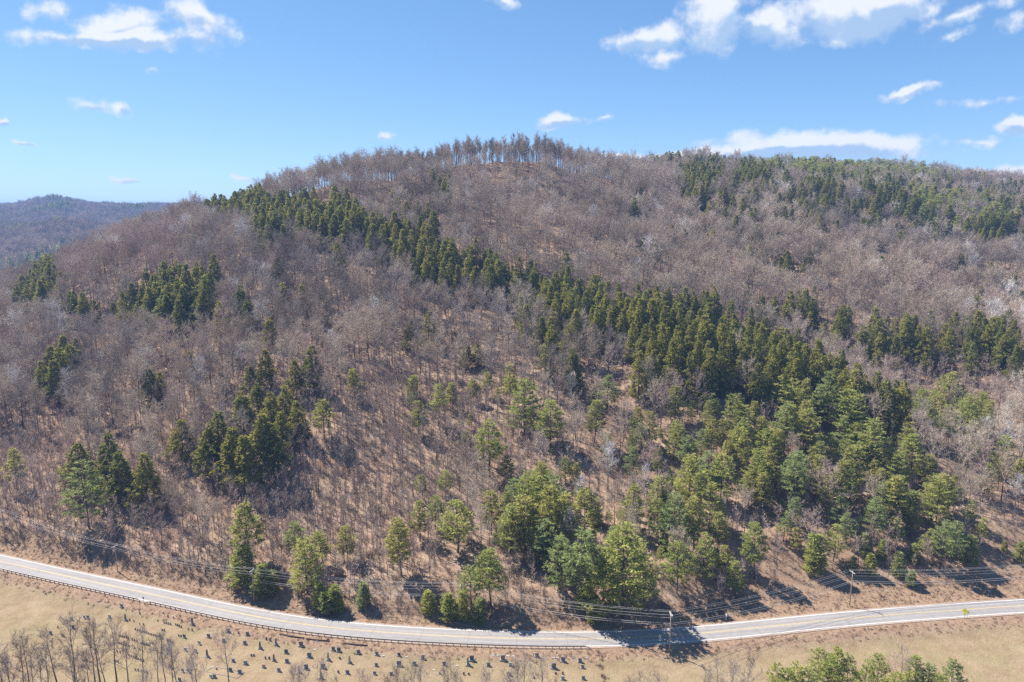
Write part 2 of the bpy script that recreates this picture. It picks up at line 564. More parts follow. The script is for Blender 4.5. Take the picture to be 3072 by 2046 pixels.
def ground_material():
    m, nt, out = material('ground')
    geo = nt.new('ShaderNodeNewGeometry')
    P = geo.outputs['Position']
    at = nt.new('ShaderNodeAttribute', attribute_name='zone')
    sep = nt.new('ShaderNodeSeparateColor'); nt.l.new(at.outputs['Color'], sep.inputs[0])
    bank, field, wood = sep.outputs
    nL = nt.noise(P, 0.035, 4, 0.6)
    nM = nt.noise(P, 0.22, 5, 0.65)
    nS = nt.noise(P, 1.1, 5, 0.7)
    nX = nt.noise(P, 3.0, 4, 0.7)
    # leaf litter
    lit = nt.ramp(nM, [(0.28, (.19, .128, .09)), (0.5, (.335, .24, .17)), (0.72, (.46, .345, .25))])
    lit = nt.mix(1.0, lit, nt.ramp(nS, [(0.3, 0.68), (0.7, 1.3)]), 'MULTIPLY')
    lit = nt.mix(nt.ramp(nt.noise(P, 0.06, 4, 0.6), [(0.5, 0.0), (0.68, 0.5)]), lit, (.40, .30, .19))
    lit = nt.mix(nt.ramp(nL, [(0.4, 0.0), (0.65, 0.45)]), lit, (.27, .15, .10))
    # dry bank grass
    bk = nt.ramp(nS, [(0.28, (.15, .095, .062)), (0.5, (.30, .205, .135)), (0.72, (.40, .29, .195))])
    bk = nt.mix(nt.ramp(nM, [(0.45, 0.0), (0.7, 0.55)]), bk, (.21, .13, .095))
    # mown field: straw with green tinges
    fl = nt.ramp(nM, [(0.3, (.235, .170, .102)), (0.5, (.30, .225, .138)), (0.75, (.35, .27, .172))])
    fl = nt.mix(nt.ramp(nt.noise(P, 0.055, 5, 0.7, 0.6), [(0.47, 0.0), (0.64, 0.55)]), fl, (.245, .208, .105))
    fl = nt.mix(nt.ramp(nt.noise(P, 0.09, 5, 0.65), [(0.52, 0.0), (0.68, 0.6)]), fl, (.27, .175, .115))
    fl = nt.mix(1.0, fl, nt.ramp(nX, [(0.3, 0.78), (0.7, 1.2)]), 'MULTIPLY')
    jit = nt.m('MULTIPLY', nt.m('SUBTRACT', nM, 0.5), 1.3)
    b2 = nt.m('ADD', bank, nt.m('MULTIPLY', jit, nt.m('MULTIPLY', bank, nt.m('SUBTRACT', 1.0, bank))), clamp=True)
    f2 = nt.maprange(nt.m('ADD', field, jit), 0.35, 0.65)
    c = nt.mix(nt.maprange(b2, 0.3, 0.7), lit, bk)
    c = nt.mix(nt.m('MULTIPLY', f2, nt.maprange(field, 0.0, 0.05)), c, fl)
    bs = nt.new('ShaderNodeBump'); bs.inputs['Strength'].default_value = 0.9; bs.inputs['Distance'].default_value = 0.35
    hsum = nt.m('ADD', nS, nt.m('MULTIPLY', nX, 0.4))
    nt.l.new(hsum, bs.inputs['Height'])
    df = nt.new('ShaderNodeBsdfDiffuse')
    nt.l.new(c, df.inputs[0]); nt.l.new(bs.outputs[0], df.inputs['Normal'])
    nt.l.new(df.outputs[0], out.inputs[0])
    return m


def asphalt_material():
    m, nt, out = material('asphalt')
    geo = nt.new('ShaderNodeNewGeometry'); P = geo.outputs['Position']
    uvn = nt.new('ShaderNodeUVMap', uv_map='road')
    sp = nt.new('ShaderNodeSeparateXYZ'); nt.l.new(uvn.outputs[0], sp.inputs[0])
    across = sp.outputs[0]
    cmb = nt.new('ShaderNodeCombineXYZ')
    nt.l.new(nt.m('MULTIPLY', across, 1.2), cmb.inputs[0]); nt.l.new(nt.m('MULTIPLY', sp.outputs[1], 0.03), cmb.inputs[1])
    streak = nt.noise(cmb.outputs[0], 1.0, 5, 0.6)
    n = nt.noise(P, 0.6, 4, 0.6)
    c = nt.ramp(streak, [(0.3, (.23, .212, .203)), (0.5, (.28, .262, .252)), (0.7, (.325, .306, .294))])
    c = nt.mix(1.0, c, nt.ramp(n, [(0.3, 0.9), (0.7, 1.08)]), 'MULTIPLY')
    # darker polished wheel path edges: two per lane
    wv = nt.m('ABSOLUTE', nt.m('SUBTRACT', nt.m('ABSOLUTE', nt.m('SUBTRACT', nt.m('ABSOLUTE', across), 1.65)), 0.8))
    c = nt.mix(nt.maprange(wv, 0.0, 0.45, 0.28, 0.0), c, (.22, .205, .195))
    cr = nt.new('ShaderNodeTexWave'); cr.wave_type = 'BANDS'; cr.bands_direction = 'Y'
    cm2 = nt.new('ShaderNodeCombineXYZ'); nt.l.new(across, cm2.inputs[0]); nt.l.new(sp.outputs[1], cm2.inputs[1])
    nt.l.new(cm2.outputs[0], cr.inputs[0]); cr.inputs['Scale'].default_value = 0.022; cr.inputs['Distortion'].default_value = 1.2; cr.inputs['Detail'].default_value = 3
    c = nt.mix(nt.maprange(cr.outputs['Fac'], 0.0, 0.003, 0.35, 0.0), c, (.16, .15, .14))
    p = nt.new('ShaderNodeBsdfPrincipled')
    nt.l.new(c, p.inputs['Base Color']); p.inputs['Roughness'].default_value = 0.75
    p.inputs['Specular IOR Level'].default_value = 0.3
    nt.l.new(p.outputs[0], out.inputs[0])
    return m


M['ground'] = ground_material()
M['asphalt'] = asphalt_material()
M['white_paint'] = plain('white_paint', (.62, .61, .59), 0.6, 0, 0.2, 0.7)
M['yellow_paint'] = plain('yellow_paint', (.62, .46, .20), 0.6, 0, 0.15, 0.7)
M['gravel'] = plain('gravel_edge', (.30, .235, .19), 0.95, 0, 0.35, 1.5)
M['rail'] = plain('weathered_rail', (.10, .075, .065), 0.7, 0.2, 0.3, 3)
M['pole'] = plain('pole_wood', (.42, .32, .22), 0.85, 0, 0.25, 1.5)
M['arm'] = plain('crossarm_wood', (.62, .60, .56), 0.8, 0, 0.15, 3)
M['insul'] = plain('insulator', (.55, .55, .55), 0.3)
M['metal'] = plain('grey_metal', (.35, .36, .37), 0.45, 0.7, 0.1)
M['wire'] = plain('wire', (.60, .56, .52), 0.7, 0.0, 0.05)
M['sign_back'] = plain('sign_back', (.22, .24, .25), 0.5, 0.5, 0.1)
M['sign_yellow'] = plain('sign_yellow', (.85, .85, .03), 0.45, 0, 0.05)
M['sign_white'] = plain('sign_white', (.75, .75, .75), 0.5, 0, 0.05)
M['stone_grey'] = plain('granite_grey', (.19, .183, .178), 0.6, 0, 0.25, 5)
M['stone_dark'] = plain('granite_dark', (.12, .12, .13), 0.5, 0, 0.3, 5)
M['stone_brown'] = plain('stone_brown', (.24, .18, .155), 0.8, 0, 0.3, 5)
M['stone_pale'] = plain('stone_pale', (.35, .33, .30), 0.75, 0, 0.2, 5)
M['stone_pink'] = plain('granite_pink', (.40, .27, .23), 0.6, 0, 0.25, 5)
M['concrete'] = plain('concrete', (.25, .225, .20), 0.9, 0, 0.2, 3)

# ------------------------------------------------------------------ ground sheet
angs = np.r_[np.arange(-180, -54, 6.0), np.arange(-54, 54.01, 0.3), np.arange(60, 180, 6.0)]
rings = [30.0]
while rings[-1] < 16000:
    r = rings[-1]
    g = 0.03 if r < 125 else (0.0075 if r < 320 else (0.010 if r < 1300 else 0.022))
    rings.append(r * (1 + g))
rings = np.array(rings)
AA, RR = np.meshgrid(np.radians(angs), rings)
gx = (RR * np.sin(AA)).ravel(); gy = (RR * np.cos(AA)).ravel()
gz = height(gx, gy)
na, nr = len(angs), len(rings)
gx = np.r_[gx, 0]; gy = np.r_[gy, 0]; gz = np.r_[gz, h1(0, 0)]
ii, jj = np.meshgrid(np.arange(na), np.arange(nr - 1))
i2 = (ii + 1) % na
quads = np.stack([jj * na + ii, jj * na + i2, (jj + 1) * na + i2, (jj + 1) * na + ii], -1).reshape(-1, 4)[:, ::-1]
tris = np.stack([np.full(na, na * nr), np.arange(na), (np.arange(na) + 1) % na], -1)[:, ::-1]
me = bpy.data.meshes.new('ground')
nv = len(gx)
me.vertices.add(nv)
me.vertices.foreach_set('co', np.c_[gx, gy, gz].astype(np.float32).ravel())
nl = quads.size + tris.size
me.loops.add(nl)
me.loops.foreach_set('vertex_index', np.r_[quads.ravel(), tris.ravel()].astype(np.int32))
me.polygons.add(len(quads) + len(tris))
me.polygons.foreach_set('loop_start', np.r_[np.arange(len(quads)) * 4, quads.size + np.arange(len(tris)) * 3].astype(np.int32))
me.polygons.foreach_set('use_smooth', np.ones(len(quads) + len(tris), dtype=bool))
me.update(calc_edges=True)
me.validate()
gd = road_dist(gx, gy)
gpx, gpy = project(gx, gy, gz)
gpx *= DK; gpy *= DK


def in_poly(px, py, poly):
    ins = np.zeros(px.shape, bool)
    n = len(poly)
    for i in range(n):
        x1, y1 = poly[i]; x2, y2 = poly[(i + 1) % n]
        c = ((y1 > py) != (y2 > py)) & (px < (x2 - x1) * (py - y1) / ((y2 - y1) if y2 != y1 else 1e-9) + x1)
        ins ^= c
    return ins


# world-space outlines of open ground, read off the ground itself
OPEN_D = [
    [(1740, 1420), (1790, 1330), (1800, 1275), (1870, 1300), (1990, 1330), (2110, 1340), (2200, 1335), (2260, 1300), (2230, 1240), (2250, 1205), (2600, 1210), (2700, 1420), (2354, 1420)],
    [(1640, 1420), (1690, 1385), (1760, 1330), (1800, 1400)],
]


def is_open(pxd, pyd):
    o = np.zeros(np.shape(pxd), bool)
    for p in OPEN_D: o |= in_poly(pxd, pyd, p)
    return o


opn = is_open(gpx, gpy) & (gd > 0) & (gy < 330)
bankw = np.where(gd > 0, 1 - smooth(9, 17, gd), smooth(-11, -6, gd))
bankw = np.where(gd > 0, np.where(gpx > 1720, 1 - smooth(12, 22, gd), np.where(gpx < 550, 1 - smooth(11, 19, gd), bankw)), bankw)
bankw = np.maximum(bankw, opn * 1.0)
# rough strip left of the mown field
fieldw = np.where(gd < 0, smooth(6, 11, -gd), 0.0)
zone = np.c_[bankw, fieldw, (gd > 15) * 1.0, np.ones(nv)].astype(np.float32)
ca = me.color_attributes.new('zone', 'FLOAT_COLOR', 'POINT')
ca.data.foreach_set('color', zone.ravel())
me.materials.append(M['ground'])
g = obj('ground', me)
g['kind'] = 'structure'
g['label'] = 'valley floor and leaf-littered hillside rising to a wooded ridge'


# ------------------------------------------------------------------ road and paint
def strip(name, d0, d1, z, mat, i0=0, i1=None, uv=False, crown=True):
    i1 = i1 or len(RL)
    idx = np.arange(i0, i1)
    n = 9 if d1 - d0 > 2 else 2
    ds = np.linspace(d0, d1, n)
    V = []
    for i in idx:
        for dd in ds:
            zz = z - (0.018 * abs(dd) if crown else 0)
            V.append((RL[i, 0] + RN[i, 0] * dd, RL[i, 1] + RN[i, 1] * dd, zz))
    F = []
    for a in range(len(idx) - 1):
        for b in range(n - 1):
            F.append((a * n + b, a * n + b + 1, (a + 1) * n + b + 1, (a + 1) * n + b)[::-1])
    me = mesh_from(name, V, F, [mat])
    if uv:
        ul = me.uv_layers.new(name='road')
        vi = np.zeros(len(me.loops), dtype=np.int32); me.loops.foreach_get('vertex_index', vi)
        u = ds[vi % n]; v = ss[np.clip(i0 + vi // n, 0, len(ss) - 1)]
        ul.data.foreach_set('uv', np.c_[u, v].astype(np.float32).ravel())
    # face up
    if me.polygons[0].normal.z < 0: me.flip_normals()
    return me


road = obj('road', strip('road', -ROAD_HW, ROAD_HW, 0.065, M['asphalt'], uv=True))
tag(road, 'pale worn two-lane road curving along the foot of the hill', None, kind='structure')
for sgn in (-1, 1):
    a, b = sgn * (ROAD_HW - 0.30), sgn * (ROAD_HW - 0.06)
    o = obj('edge_line', strip('edge_line', min(a, b), max(a, b), 0.072, M['white_paint']), road)
for sgn in (-1, 1):
    a, b = sgn * 0.07, sgn * 0.20
    o = obj('centre_line', strip('centre_line', min(a, b), max(a, b), 0.072, M['yellow_paint']), road)
for sgn, nm in ((1, 'road_shoulder'), (-1, 'road_shoulder')):
    a, b = sgn * (ROAD_HW - 0.1), sgn * (ROAD_HW + 0.75)
    o = obj('road_shoulder', strip('road_shoulder', min(a, b), max(a, b), 0.045, M['gravel']))
    tag(o, 'narrow gravel shoulder on the hill side of the road' if sgn > 0 else 'narrow gravel shoulder on the field side of the road', None, kind='structure')

print('terrain', round(time.time() - T0, 1))

# ------------------------------------------------------------------ trees: shapes
def nrm(v):
    return v / (np.linalg.norm(v, axis=-1, keepdims=True) + 1e-9)


def blades(P, D, L, Wd, rng, cup=0.0):
    """thin single triangles: base at P, pointing D, length L, base width Wd"""
    n = len(P)
    side = nrm(np.cross(D, rng.normal(size=(n, 3))))
    a = P - side * Wd[:, None] * 0.5
    b = P + side * Wd[:, None] * 0.5
    c = P + D * L[:, None]
    V = np.stack([a, b, c], 1).reshape(-1, 3)
    F = np.arange(3 * n).reshape(-1, 3)
    return V, F


def leaves(P, D, L, Wd, rng, up=0.0):
    """kite shaped leaf clumps: 2 triangles each"""
    n = len(P)
    rv = rng.normal(size=(n, 3))
    side = nrm(np.cross(D, rv + np.array([0, 0, up])))
    m = P + D * (L * 0.45)[:, None]
    a = P
    b = m - side * Wd[:, None] * 0.5
    c = P + D * L[:, None]
    d = m + side * Wd[:, None] * 0.5
    V = np.stack([a, b, c, d], 1).reshape(-1, 3)
    k = np.arange(n)[:, None] * 4
    F = np.concatenate([k + np.array([0, 1, 2]), k + np.array([0, 2, 3])], 0)
    return V, F


def tubes3(P0, P1, R0, R1, n=3):
    """many prisms at once"""
    m = len(P0)
    t = nrm(P1 - P0)
    ref = np.where(np.abs(t[:, 2:3]) < 0.9, np.array([[0, 0, 1.0]]), np.array([[1.0, 0, 0]]))
    a = nrm(np.cross(t, ref)); b = np.cross(t, a)
    V = np.zeros((m, 2 * n, 3))
    for k in range(n):
        an = 2 * math.pi * k / n
        o = a * math.cos(an) + b * math.sin(an)
        V[:, k] = P0 + o * R0[:, None]
        V[:, n + k] = P1 + o * R1[:, None]
    F = []
    base = np.arange(m)[:, None] * (2 * n)
    for k in range(n):
        k2 = (k + 1) % n
        F.append(base + np.array([k, k2, n + k2])); F.append(base + np.array([k, n + k2, n + k]))
    return V.reshape(-1, 3), np.concatenate(F, 0)


def cat(parts):
    V = []; F = []; b = 0
    for v, f in parts:
        V.append(v); F.append(f + b); b += len(v)
    return np.concatenate(V, 0), np.concatenate(F, 0)


def curve_branch(p, d, L, r0, r1, rng, n=3, up=0.25, wob=0.18):
    P = [p]
    d = d.copy()
    for i in range(n):
        d = nrm(d + rng.normal(size=3) * wob + np.array([0, 0, up]))
        P.append(P[-1] + d * L / n)
    return np.array(P), np.linspace(r0, r1, n + 1)


def trunk_tube(P, R, n=6):
    V = []; F = []
    m = len(P)
    for i in range(m):
        for k in range(n):
            an = 2 * math.pi * k / n
            V.append(P[i] + np.array([math.cos(an), math.sin(an), 0]) * R[i])
    for i in range(m - 1):
        for k in range(n):
            k2 = (k + 1) % n
            F.append((i * n + k, i * n + k2, (i + 1) * n + k2)); F.append((i * n + k, (i + 1) * n + k2, (i + 1) * n + k))
    return np.array(V), np.array(F)


def hardwood(seed, H=20.0, clear=0.42, spread=0.24, n1=10, n2=6, n3=5, ntw=10, twl=1.1, tww=0.045, fork=0.5, up=0.22, thick=1.0):
    rng = np.random.RandomState(seed)
    n = 9
    top = 0.9 * H
    zz = np.linspace(0, top, n)
    wob = np.cumsum(rng.normal(size=(n, 2)) * 0.012 * H, axis=0); wob[0] = 0
    wob *= np.linspace(0, 1, n)[:, None]
    TP = np.c_[wob, zz]; TP[0, 2] = -0.6
    TR = (0.0125 * H * (1 - 0.93 * np.linspace(0, 1, n) ** 0.85)) * thick + 0.012
    trunk = trunk_tube(TP, TR, 6)
    seg0 = []; seg1 = []; ra = []; rb = []
    tw_p = []; tw_d = []; tw_l = []
    az = rng.uniform(0, 6.28)
    l2p = []; l2d = []; l2L = []
    for i in range(n1):
        f = (i + rng.uniform(0.1, 0.9)) / n1
        z = (clear + (0.93 - clear) * f) * top
        p = np.array([np.interp(z, zz, TP[:, 0]), np.interp(z, zz, TP[:, 1]), z])
        az += 2.4 + rng.uniform(-0.5, 0.5)
        ang = math.radians((62 - 38 * f) + rng.uniform(-10, 10))
        d = np.array([math.cos(az) * math.sin(ang), math.sin(az) * math.sin(ang), math.cos(ang)])
        L = H * spread * (1.25 - 0.55 * f) * rng.uniform(0.75, 1.2)
        r = np.interp(z, zz, TR) * 0.62
        P, R = curve_branch(p, d, L, r, r * 0.3, rng, 3, up, 0.16)
        seg0.append(P[:-1]); seg1.append(P[1:]); ra.append(R[:-1]); rb.append(R[1:])
        for j in range(n2):
            g = (j + rng.uniform(0.2, 1.0)) / n2 * 0.8 + 0.2
            q = P[0] + 0
            s = g * 3; k = min(int(s), 2)
            q = P[k] + (P[k + 1] - P[k]) * (s - k)
            dd = nrm(P[k + 1] - P[k])
            d2 = nrm(dd + rng.normal(size=3) * 0.55 + np.array([0, 0, 0.12]))
            L2 = L * rng.uniform(0.38, 0.62) * (1.15 - 0.4 * g)
            P2, R2 = curve_branch(q, d2, L2, r * 0.34, r * 0.12, rng, 2, up * 0.6, 0.2)
            seg0.append(P2[:-1]); seg1.append(P2[1:]); ra.append(R2[:-1]); rb.append(R2[1:])
            for a in range(2):
                l2p.append(P2[a]); l2d.append(P2[a + 1] - P2[a])
    # the leader also carries branchlets
    for k in range(n - 4, n - 1):
        for _ in range(2):
            l2p.append(TP[k]); l2d.append(TP[k + 1] - TP[k])
    l2p = np.array(l2p); l2d = np.array(l2d)
    reps = max(1, n3 // 2)
    p3 = np.repeat(l2p, reps, 0); d3 = np.repeat(l2d, reps, 0)
    f3 = rng.uniform(0.1, 1.0, len(p3))
    p3 = p3 + d3 * f3[:, None]
    dir3 = nrm(nrm(d3) + rng.normal(size=p3.shape) * 0.6 + np.array([0, 0, 0.15]))
    L3 = rng.uniform(0.6, 1.3, len(p3)) * H * 0.062
    t3 = tubes3(p3, p3 + dir3 * L3[:, None], np.full(len(p3), 0.028 * thick), np.full(len(p3), 0.012), 3)
    # twigs
    pt = np.repeat(p3, ntw, 0); dt = np.repeat(dir3, ntw, 0); lt = np.repeat(L3, ntw)
    ft = rng.uniform(0.15, 1.05, len(pt))
    pt = pt + dt * (ft * lt)[:, None]
    dirt = nrm(dt * 0.9 + rng.normal(size=pt.shape) * 0.55 + np.array([0, 0, 0.22]))
    tl = rng.uniform(0.5, 1.2, len(pt)) * twl
    tw = blades(pt, dirt, tl, np.full(len(pt), tww), rng)
    lim = tubes3(np.concatenate(seg0), np.concatenate(seg1), np.concatenate(ra), np.concatenate(rb), 4)
    return trunk, cat([lim, t3, tw])


def sapling(seed, H=11.0, nb=22, ntw=18, tww=0.042, width=0.16, twl=0.9):
    rng = np.random.RandomState(seed)
    n = 6
    zz = np.linspace(0, H, n)
    wob = np.cumsum(rng.normal(size=(n, 2)) * 0.012 * H, axis=0); wob[0] = 0
    TP = np.c_[wob, zz]; TP[0, 2] = -0.4
    TR = 0.0085 * H * (1 - 0.9 * np.linspace(0, 1, n)) + 0.012
    trunk = trunk_tube(TP, TR, 5)
    f = rng.uniform(0.38, 0.98, nb)
    p = np.c_[np.interp(f * H, zz, TP[:, 0]), np.interp(f * H, zz, TP[:, 1]), f * H]
    az = rng.uniform(0, 6.28, nb); an = np.radians(rng.uniform(25, 50, nb))
    d = np.c_[np.cos(az) * np.sin(an), np.sin(az) * np.sin(an), np.cos(an)]
    L = H * width * (1.5 - f) * rng.uniform(0.8, 1.5, nb)
    lim = tubes3(p, p + d * L[:, None], np.full(nb, 0.03), np.full(nb, 0.012), 3)
    pt = np.repeat(p, ntw, 0) + np.repeat(d, ntw, 0) * (np.repeat(L, ntw) * rng.uniform(0.2, 1, nb * ntw))[:, None]
    dt = nrm(np.repeat(d, ntw, 0) + rng.normal(size=pt.shape) * 0.5 + np.array([0, 0, 0.3]))
    tw = blades(pt, dt, rng.uniform(0.5, 1.2, len(pt)) * twl, np.full(len(pt), tww), rng)
    return trunk, cat([lim, tw])


def hemlock(seed, H=20.0, base=0.10, width=0.20, nb=120, dens=1.0, sz=1.0):
    rng = np.random.RandomState(seed)
    n = 7
    zz = np.linspace(0, H, n)
    TP = np.c_[np.cumsum(rng.normal(size=(n, 2)) * 0.006 * H, axis=0), zz]; TP[0] = (0, 0, -0.6)
    TR = 0.013 * H * (1 - 0.95 * np.linspace(0, 1, n)) + 0.01
    trunk = trunk_tube(TP, TR, 6)
    f = base + (1 - base) * np.sort(rng.uniform(0, 1, nb)) ** 0.85
    prof = np.minimum(1.0, (1 - f) * 1.45) ** 0.8 * np.minimum(1, 0.55 + (f - base) * 2.2)
    lump = 1 + 0.28 * np.sin(f * 23 + rng.uniform(0, 6)) * rng.uniform(0.3, 1, nb)
    L = H * width * prof * rng.uniform(0.72, 1.15, nb) * lump + 0.25
    az = np.arange(nb) * 2.39996 + rng.uniform(-0.4, 0.4, nb)
    per = np.maximum(3, (L * 2.6 * dens).astype(int))
    idx = np.repeat(np.arange(nb), per)
    s = rng.uniform(0.18, 1.0, len(idx)) ** 0.7
    Lr = L[idx]
    lat = rng.normal(size=len(idx)) * 0.16 * Lr * s
    ca, sa = np.cos(az[idx]), np.sin(az[idx])
    r = Lr * s
    z = f[idx] * H + Lr * (0.28 * s - 0.62 * s * s) + rng.normal(size=len(idx)) * 0.12
    P = np.c_[ca * r - sa * lat, sa * r + ca * lat, z]
    P[:, :2] += np.c_[np.interp(z, zz, TP[:, 0]), np.interp(z, zz, TP[:, 1])]
    k = 5
    Pk = np.repeat(P, k, 0) + rng.normal(size=(len(P) * k, 3)) * 0.14
    out = np.c_[ca, sa, -0.45 * np.ones_like(ca)]
    Dk = nrm(np.repeat(out, k, 0) + rng.normal(size=Pk.shape) * 0.5)
    Lk = rng.uniform(0.45, 0.95, len(Pk)) * sz
    lv = leaves(Pk, Dk, Lk, Lk * rng.uniform(0.35, 0.55, len(Pk)), rng, 1.2)
    # a leading shoot
    return trunk, lv


def pine(seed, H=20.0, base=0.28, width=0.22, nwh=11, nbw=5, flat=1.0, top=1.0, dens=1.0, sz=1.0, bush=False):
    rng = np.random.RandomState(seed)
    n = 7
    zz = np.linspace(0, H * 0.98, n)
    TP = np.c_[np.cumsum(rng.normal(size=(n, 2)) * 0.008 * H, axis=0), zz]; TP[0] = (0, 0, -0.6)
    TR = 0.0125 * H * (1 - 0.93 * np.linspace(0, 1, n)) + 0.012
    trunk = trunk_tube(TP, TR, 6)
    P = []; D = []; segs0 = []; segs1 = []
    for w in range(nwh):
        fw = base + (1 - base) * ((w + rng.uniform(-0.15, 0.15)) / (nwh - 0.4))
        fw = min(fw, 0.985)
        rel = min(max((fw - base) / (1 - base), 0.0), 1.0)
        prof = (1 - rel) ** 0.62 * min(1.0, 0.62 + rel * 1.9) if not bush else math.sqrt(max(0.02, 1 - rel ** 1.7)) * min(1, 0.75 + rel)
        az0 = rng.uniform(0, 6.28)
        nb = max(3, nbw + rng.randint(-1, 2))
        for b in range(nb):
            if rng.uniform() < 0.12 and not bush: continue
            az = az0 + 2 * math.pi * b / nb + rng.uniform(-0.3, 0.3)
            L = H * width * prof * rng.uniform(0.62, 1.22) + 0.3
            z0 = fw * H
            el = 0.10 + 0.55 * rel + rng.uniform(-0.08, 0.1)
            bx = np.array([np.interp(z0, zz, TP[:, 0]), np.interp(z0, zz, TP[:, 1]), z0])
            o = np.array([math.cos(az), math.sin(az), 0])
            tip = bx + o * L + np.array([0, 0, L * el])
            segs0.append(bx); segs1.append(bx + (tip - bx) * 0.8)
            m = max(5, int(L * 4.2 * dens))
            s = rng.uniform(0.30, 1.0, m) ** 0.75
            lat = rng.normal(size=m) * 0.20 * L * (0.4 + s * 0.6)
            side = np.array([-math.sin(az), math.cos(az), 0])
            pz = L * el * s ** 1.4 + rng.normal(size=m) * 0.09 * flat
            P.append(bx + o * (L * s)[:, None] + side * lat[:, None] + np.array([0, 0, 1.0]) * pz[:, None])
            D.append(np.tile(o * 0.85 + np.array([0, 0, 0.30]), (m, 1)) + side * (lat / (L + .1))[:, None] * 1.5)
    P = np.concatenate(P); D = np.concatenate(D)
    k = 6
    Pk = np.repeat(P, k, 0) + rng.normal(size=(len(P) * k, 3)) * np.array([0.17, 0.17, 0.09])
    Dk = nrm(np.repeat(D, k, 0) + rng.normal(size=Pk.shape) * np.array([0.6, 0.6, 0.32]))
    Lk = rng.uniform(0.5, 0.95, len(Pk)) * sz
    lv = leaves(Pk, Dk, Lk, Lk * rng.uniform(0.26, 0.42, len(Pk)), rng, 2.2)
    lm = tubes3(np.array(segs0), np.array(segs1), np.full(len(segs0), 0.05), np.full(len(segs0), 0.02), 3)
    tv, tf = cat([trunk, lm])
    return (tv, tf), lv


def shrub(seed, H=2.6, nst=18, ntw=12, tww=0.03):
    rng = np.random.RandomState(seed)
    az = rng.uniform(0, 6.28, nst); an = np.radians(rng.uniform(5, 50, nst))
    d = np.c_[np.cos(az) * np.sin(an), np.sin(az) * np.sin(an), np.cos(an)]
    p = np.c_[rng.normal(size=(nst, 2)) * 0.25, np.full(nst, -0.1)]
    L = H * rng.uniform(0.6, 1.05, nst)
    st = tubes3(p, p + d * L[:, None], np.full(nst, 0.03), np.full(nst, 0.008), 3)
    pt = np.repeat(p, ntw, 0) + np.repeat(d, ntw, 0) * (np.repeat(L, ntw) * rng.uniform(0.25, 1, nst * ntw))[:, None]
    dt = nrm(np.repeat(d, ntw, 0) + rng.normal(size=pt.shape) * 0.6)
    tw = blades(pt, dt, rng.uniform(0.2, 0.5, len(pt)) * H * 0.7, np.full(len(pt), tww), rng)
    return st, tw


# ------------------------------------------------------------------ tree library
LIB = {}          # kind -> list of (trunk mesh, crown mesh, nominal height)
FULL = {}         # kind -> list of joined meshes for the masses


def add_kind(kind, shapes, H, mt, mc):
    LIB.setdefault(kind, []); FULL.setdefault(kind, [])
    for (tr, cr) in shapes:
        a = mesh_from(kind + '_trunk', tr[0].tolist(), tr[1].tolist(), [M[mt]], smooth_=True)
        b = mesh_from(kind + '_crown', cr[0].tolist(), cr[1].tolist(), [M[mc]])
        v, f = cat([tr, cr])
        c = mesh_from(kind, v.tolist(), f.tolist(), [M[mt], M[mc]], [0] * len(tr[1]) + [1] * len(cr[1]))
        LIB[kind].append((a, b, H)); FULL[kind].append((c, H))


hw_near = [hardwood(100 + i, 20, clear=[.34, .42, .28, .46, .36][i], spread=[.34, .29, .38, .28, .32][i], twl=1.25) for i in range(5)]
add_kind('hw', hw_near, 20, 'bark', 'twig')
add_kind('hw_dark', [hw_near[1], hw_near[2], hw_near[4]], 20, 'bark_dark', 'twig_dark')
add_kind('hw_red', [hw_near[0], hw_near[3], hw_near[4]], 20, 'bark', 'twig_red')
add_kind('hw_pale', [hardwood(130 + i, 20, clear=.4, spread=.2, thick=1.25, n3=4, ntw=7) for i in range(2)], 20, 'bark_pale', 'twig_pale')
hw_far = [hardwood(200 + i, 20, clear=[.34, .42, .30, .44][i], spread=[.36, .31, .40, .33][i], n3=6, ntw=7, tww=.055, twl=1.4) for i in range(4)]
add_kind('hwf', hw_far, 20, 'bark', 'twig')
add_kind('hwf_dark', hw_far[:2], 20, 'bark_dark', 'twig_dark')
add_kind('hwf_red', hw_far[2:], 20, 'bark', 'twig_red')
add_kind('hwf_pale', hw_far[1:3], 20, 'bark_pale', 'twig_pale')
add_kind('tall', [hardwood(300 + i, 22, clear=.5, spread=.15, n1=9, n3=4, ntw=7, up=.4, tww=.045) for i in range(4)], 22, 'bark_dark', 'twig_dark')
add_kind('tall2', [hardwood(320 + i, 21, clear=.42, spread=.2, n1=10, n3=4, ntw=8, up=.35, tww=.045) for i in range(3)], 21, 'bark', 'twig')
add_kind('sap', [sapling(400 + i, 11) for i in range(5)], 11, 'bark', 'twig_red')
add_kind('sap_grey', [sapling(420 + i, 11) for i in range(3)], 11, 'bark', 'twig')
add_kind('hem', [hemlock(500 + i, 20, width=[.22, .25, .19, .23, .27, .21][i], dens=1.15) for i in range(6)], 20, 'bark_dark', 'hemlock')
pines_s = [pine(600 + i, 20, base=[.22, .30, .16, .36, .26][i], width=[.28, .26, .31, .25, .29][i]) for i in range(5)]
add_kind('pine', pines_s, 20, 'bark_dark', 'pine')
add_kind('pine_y', [pine(640 + i, 16, base=.3, width=.22, nwh=11) for i in range(3)], 16, 'bark_dark', 'pine_yellow')
add_kind('pine_young', [pine(660 + i, 9, base=.04, width=.25, nwh=12, nbw=7, dens=1.25, sz=.75) for i in range(4)], 9, 'bark_dark', 'pine')
add_kind('fg', [hardwood(800 + i, 19, clear=.40, spread=.22, n1=8, n2=5, n3=5, ntw=8, twl=1.1, tww=.032, thick=.9) for i in range(4)], 19, 'bark', 'twig_dark')
add_kind('shrub', [shrub(700 + i) for i in range(5)], 2.4, 'brush', 'brush')
print('lib', round(time.time() - T0, 1), {k: sum(len(m.polygons) for m, _ in v) for k, v in FULL.items()})

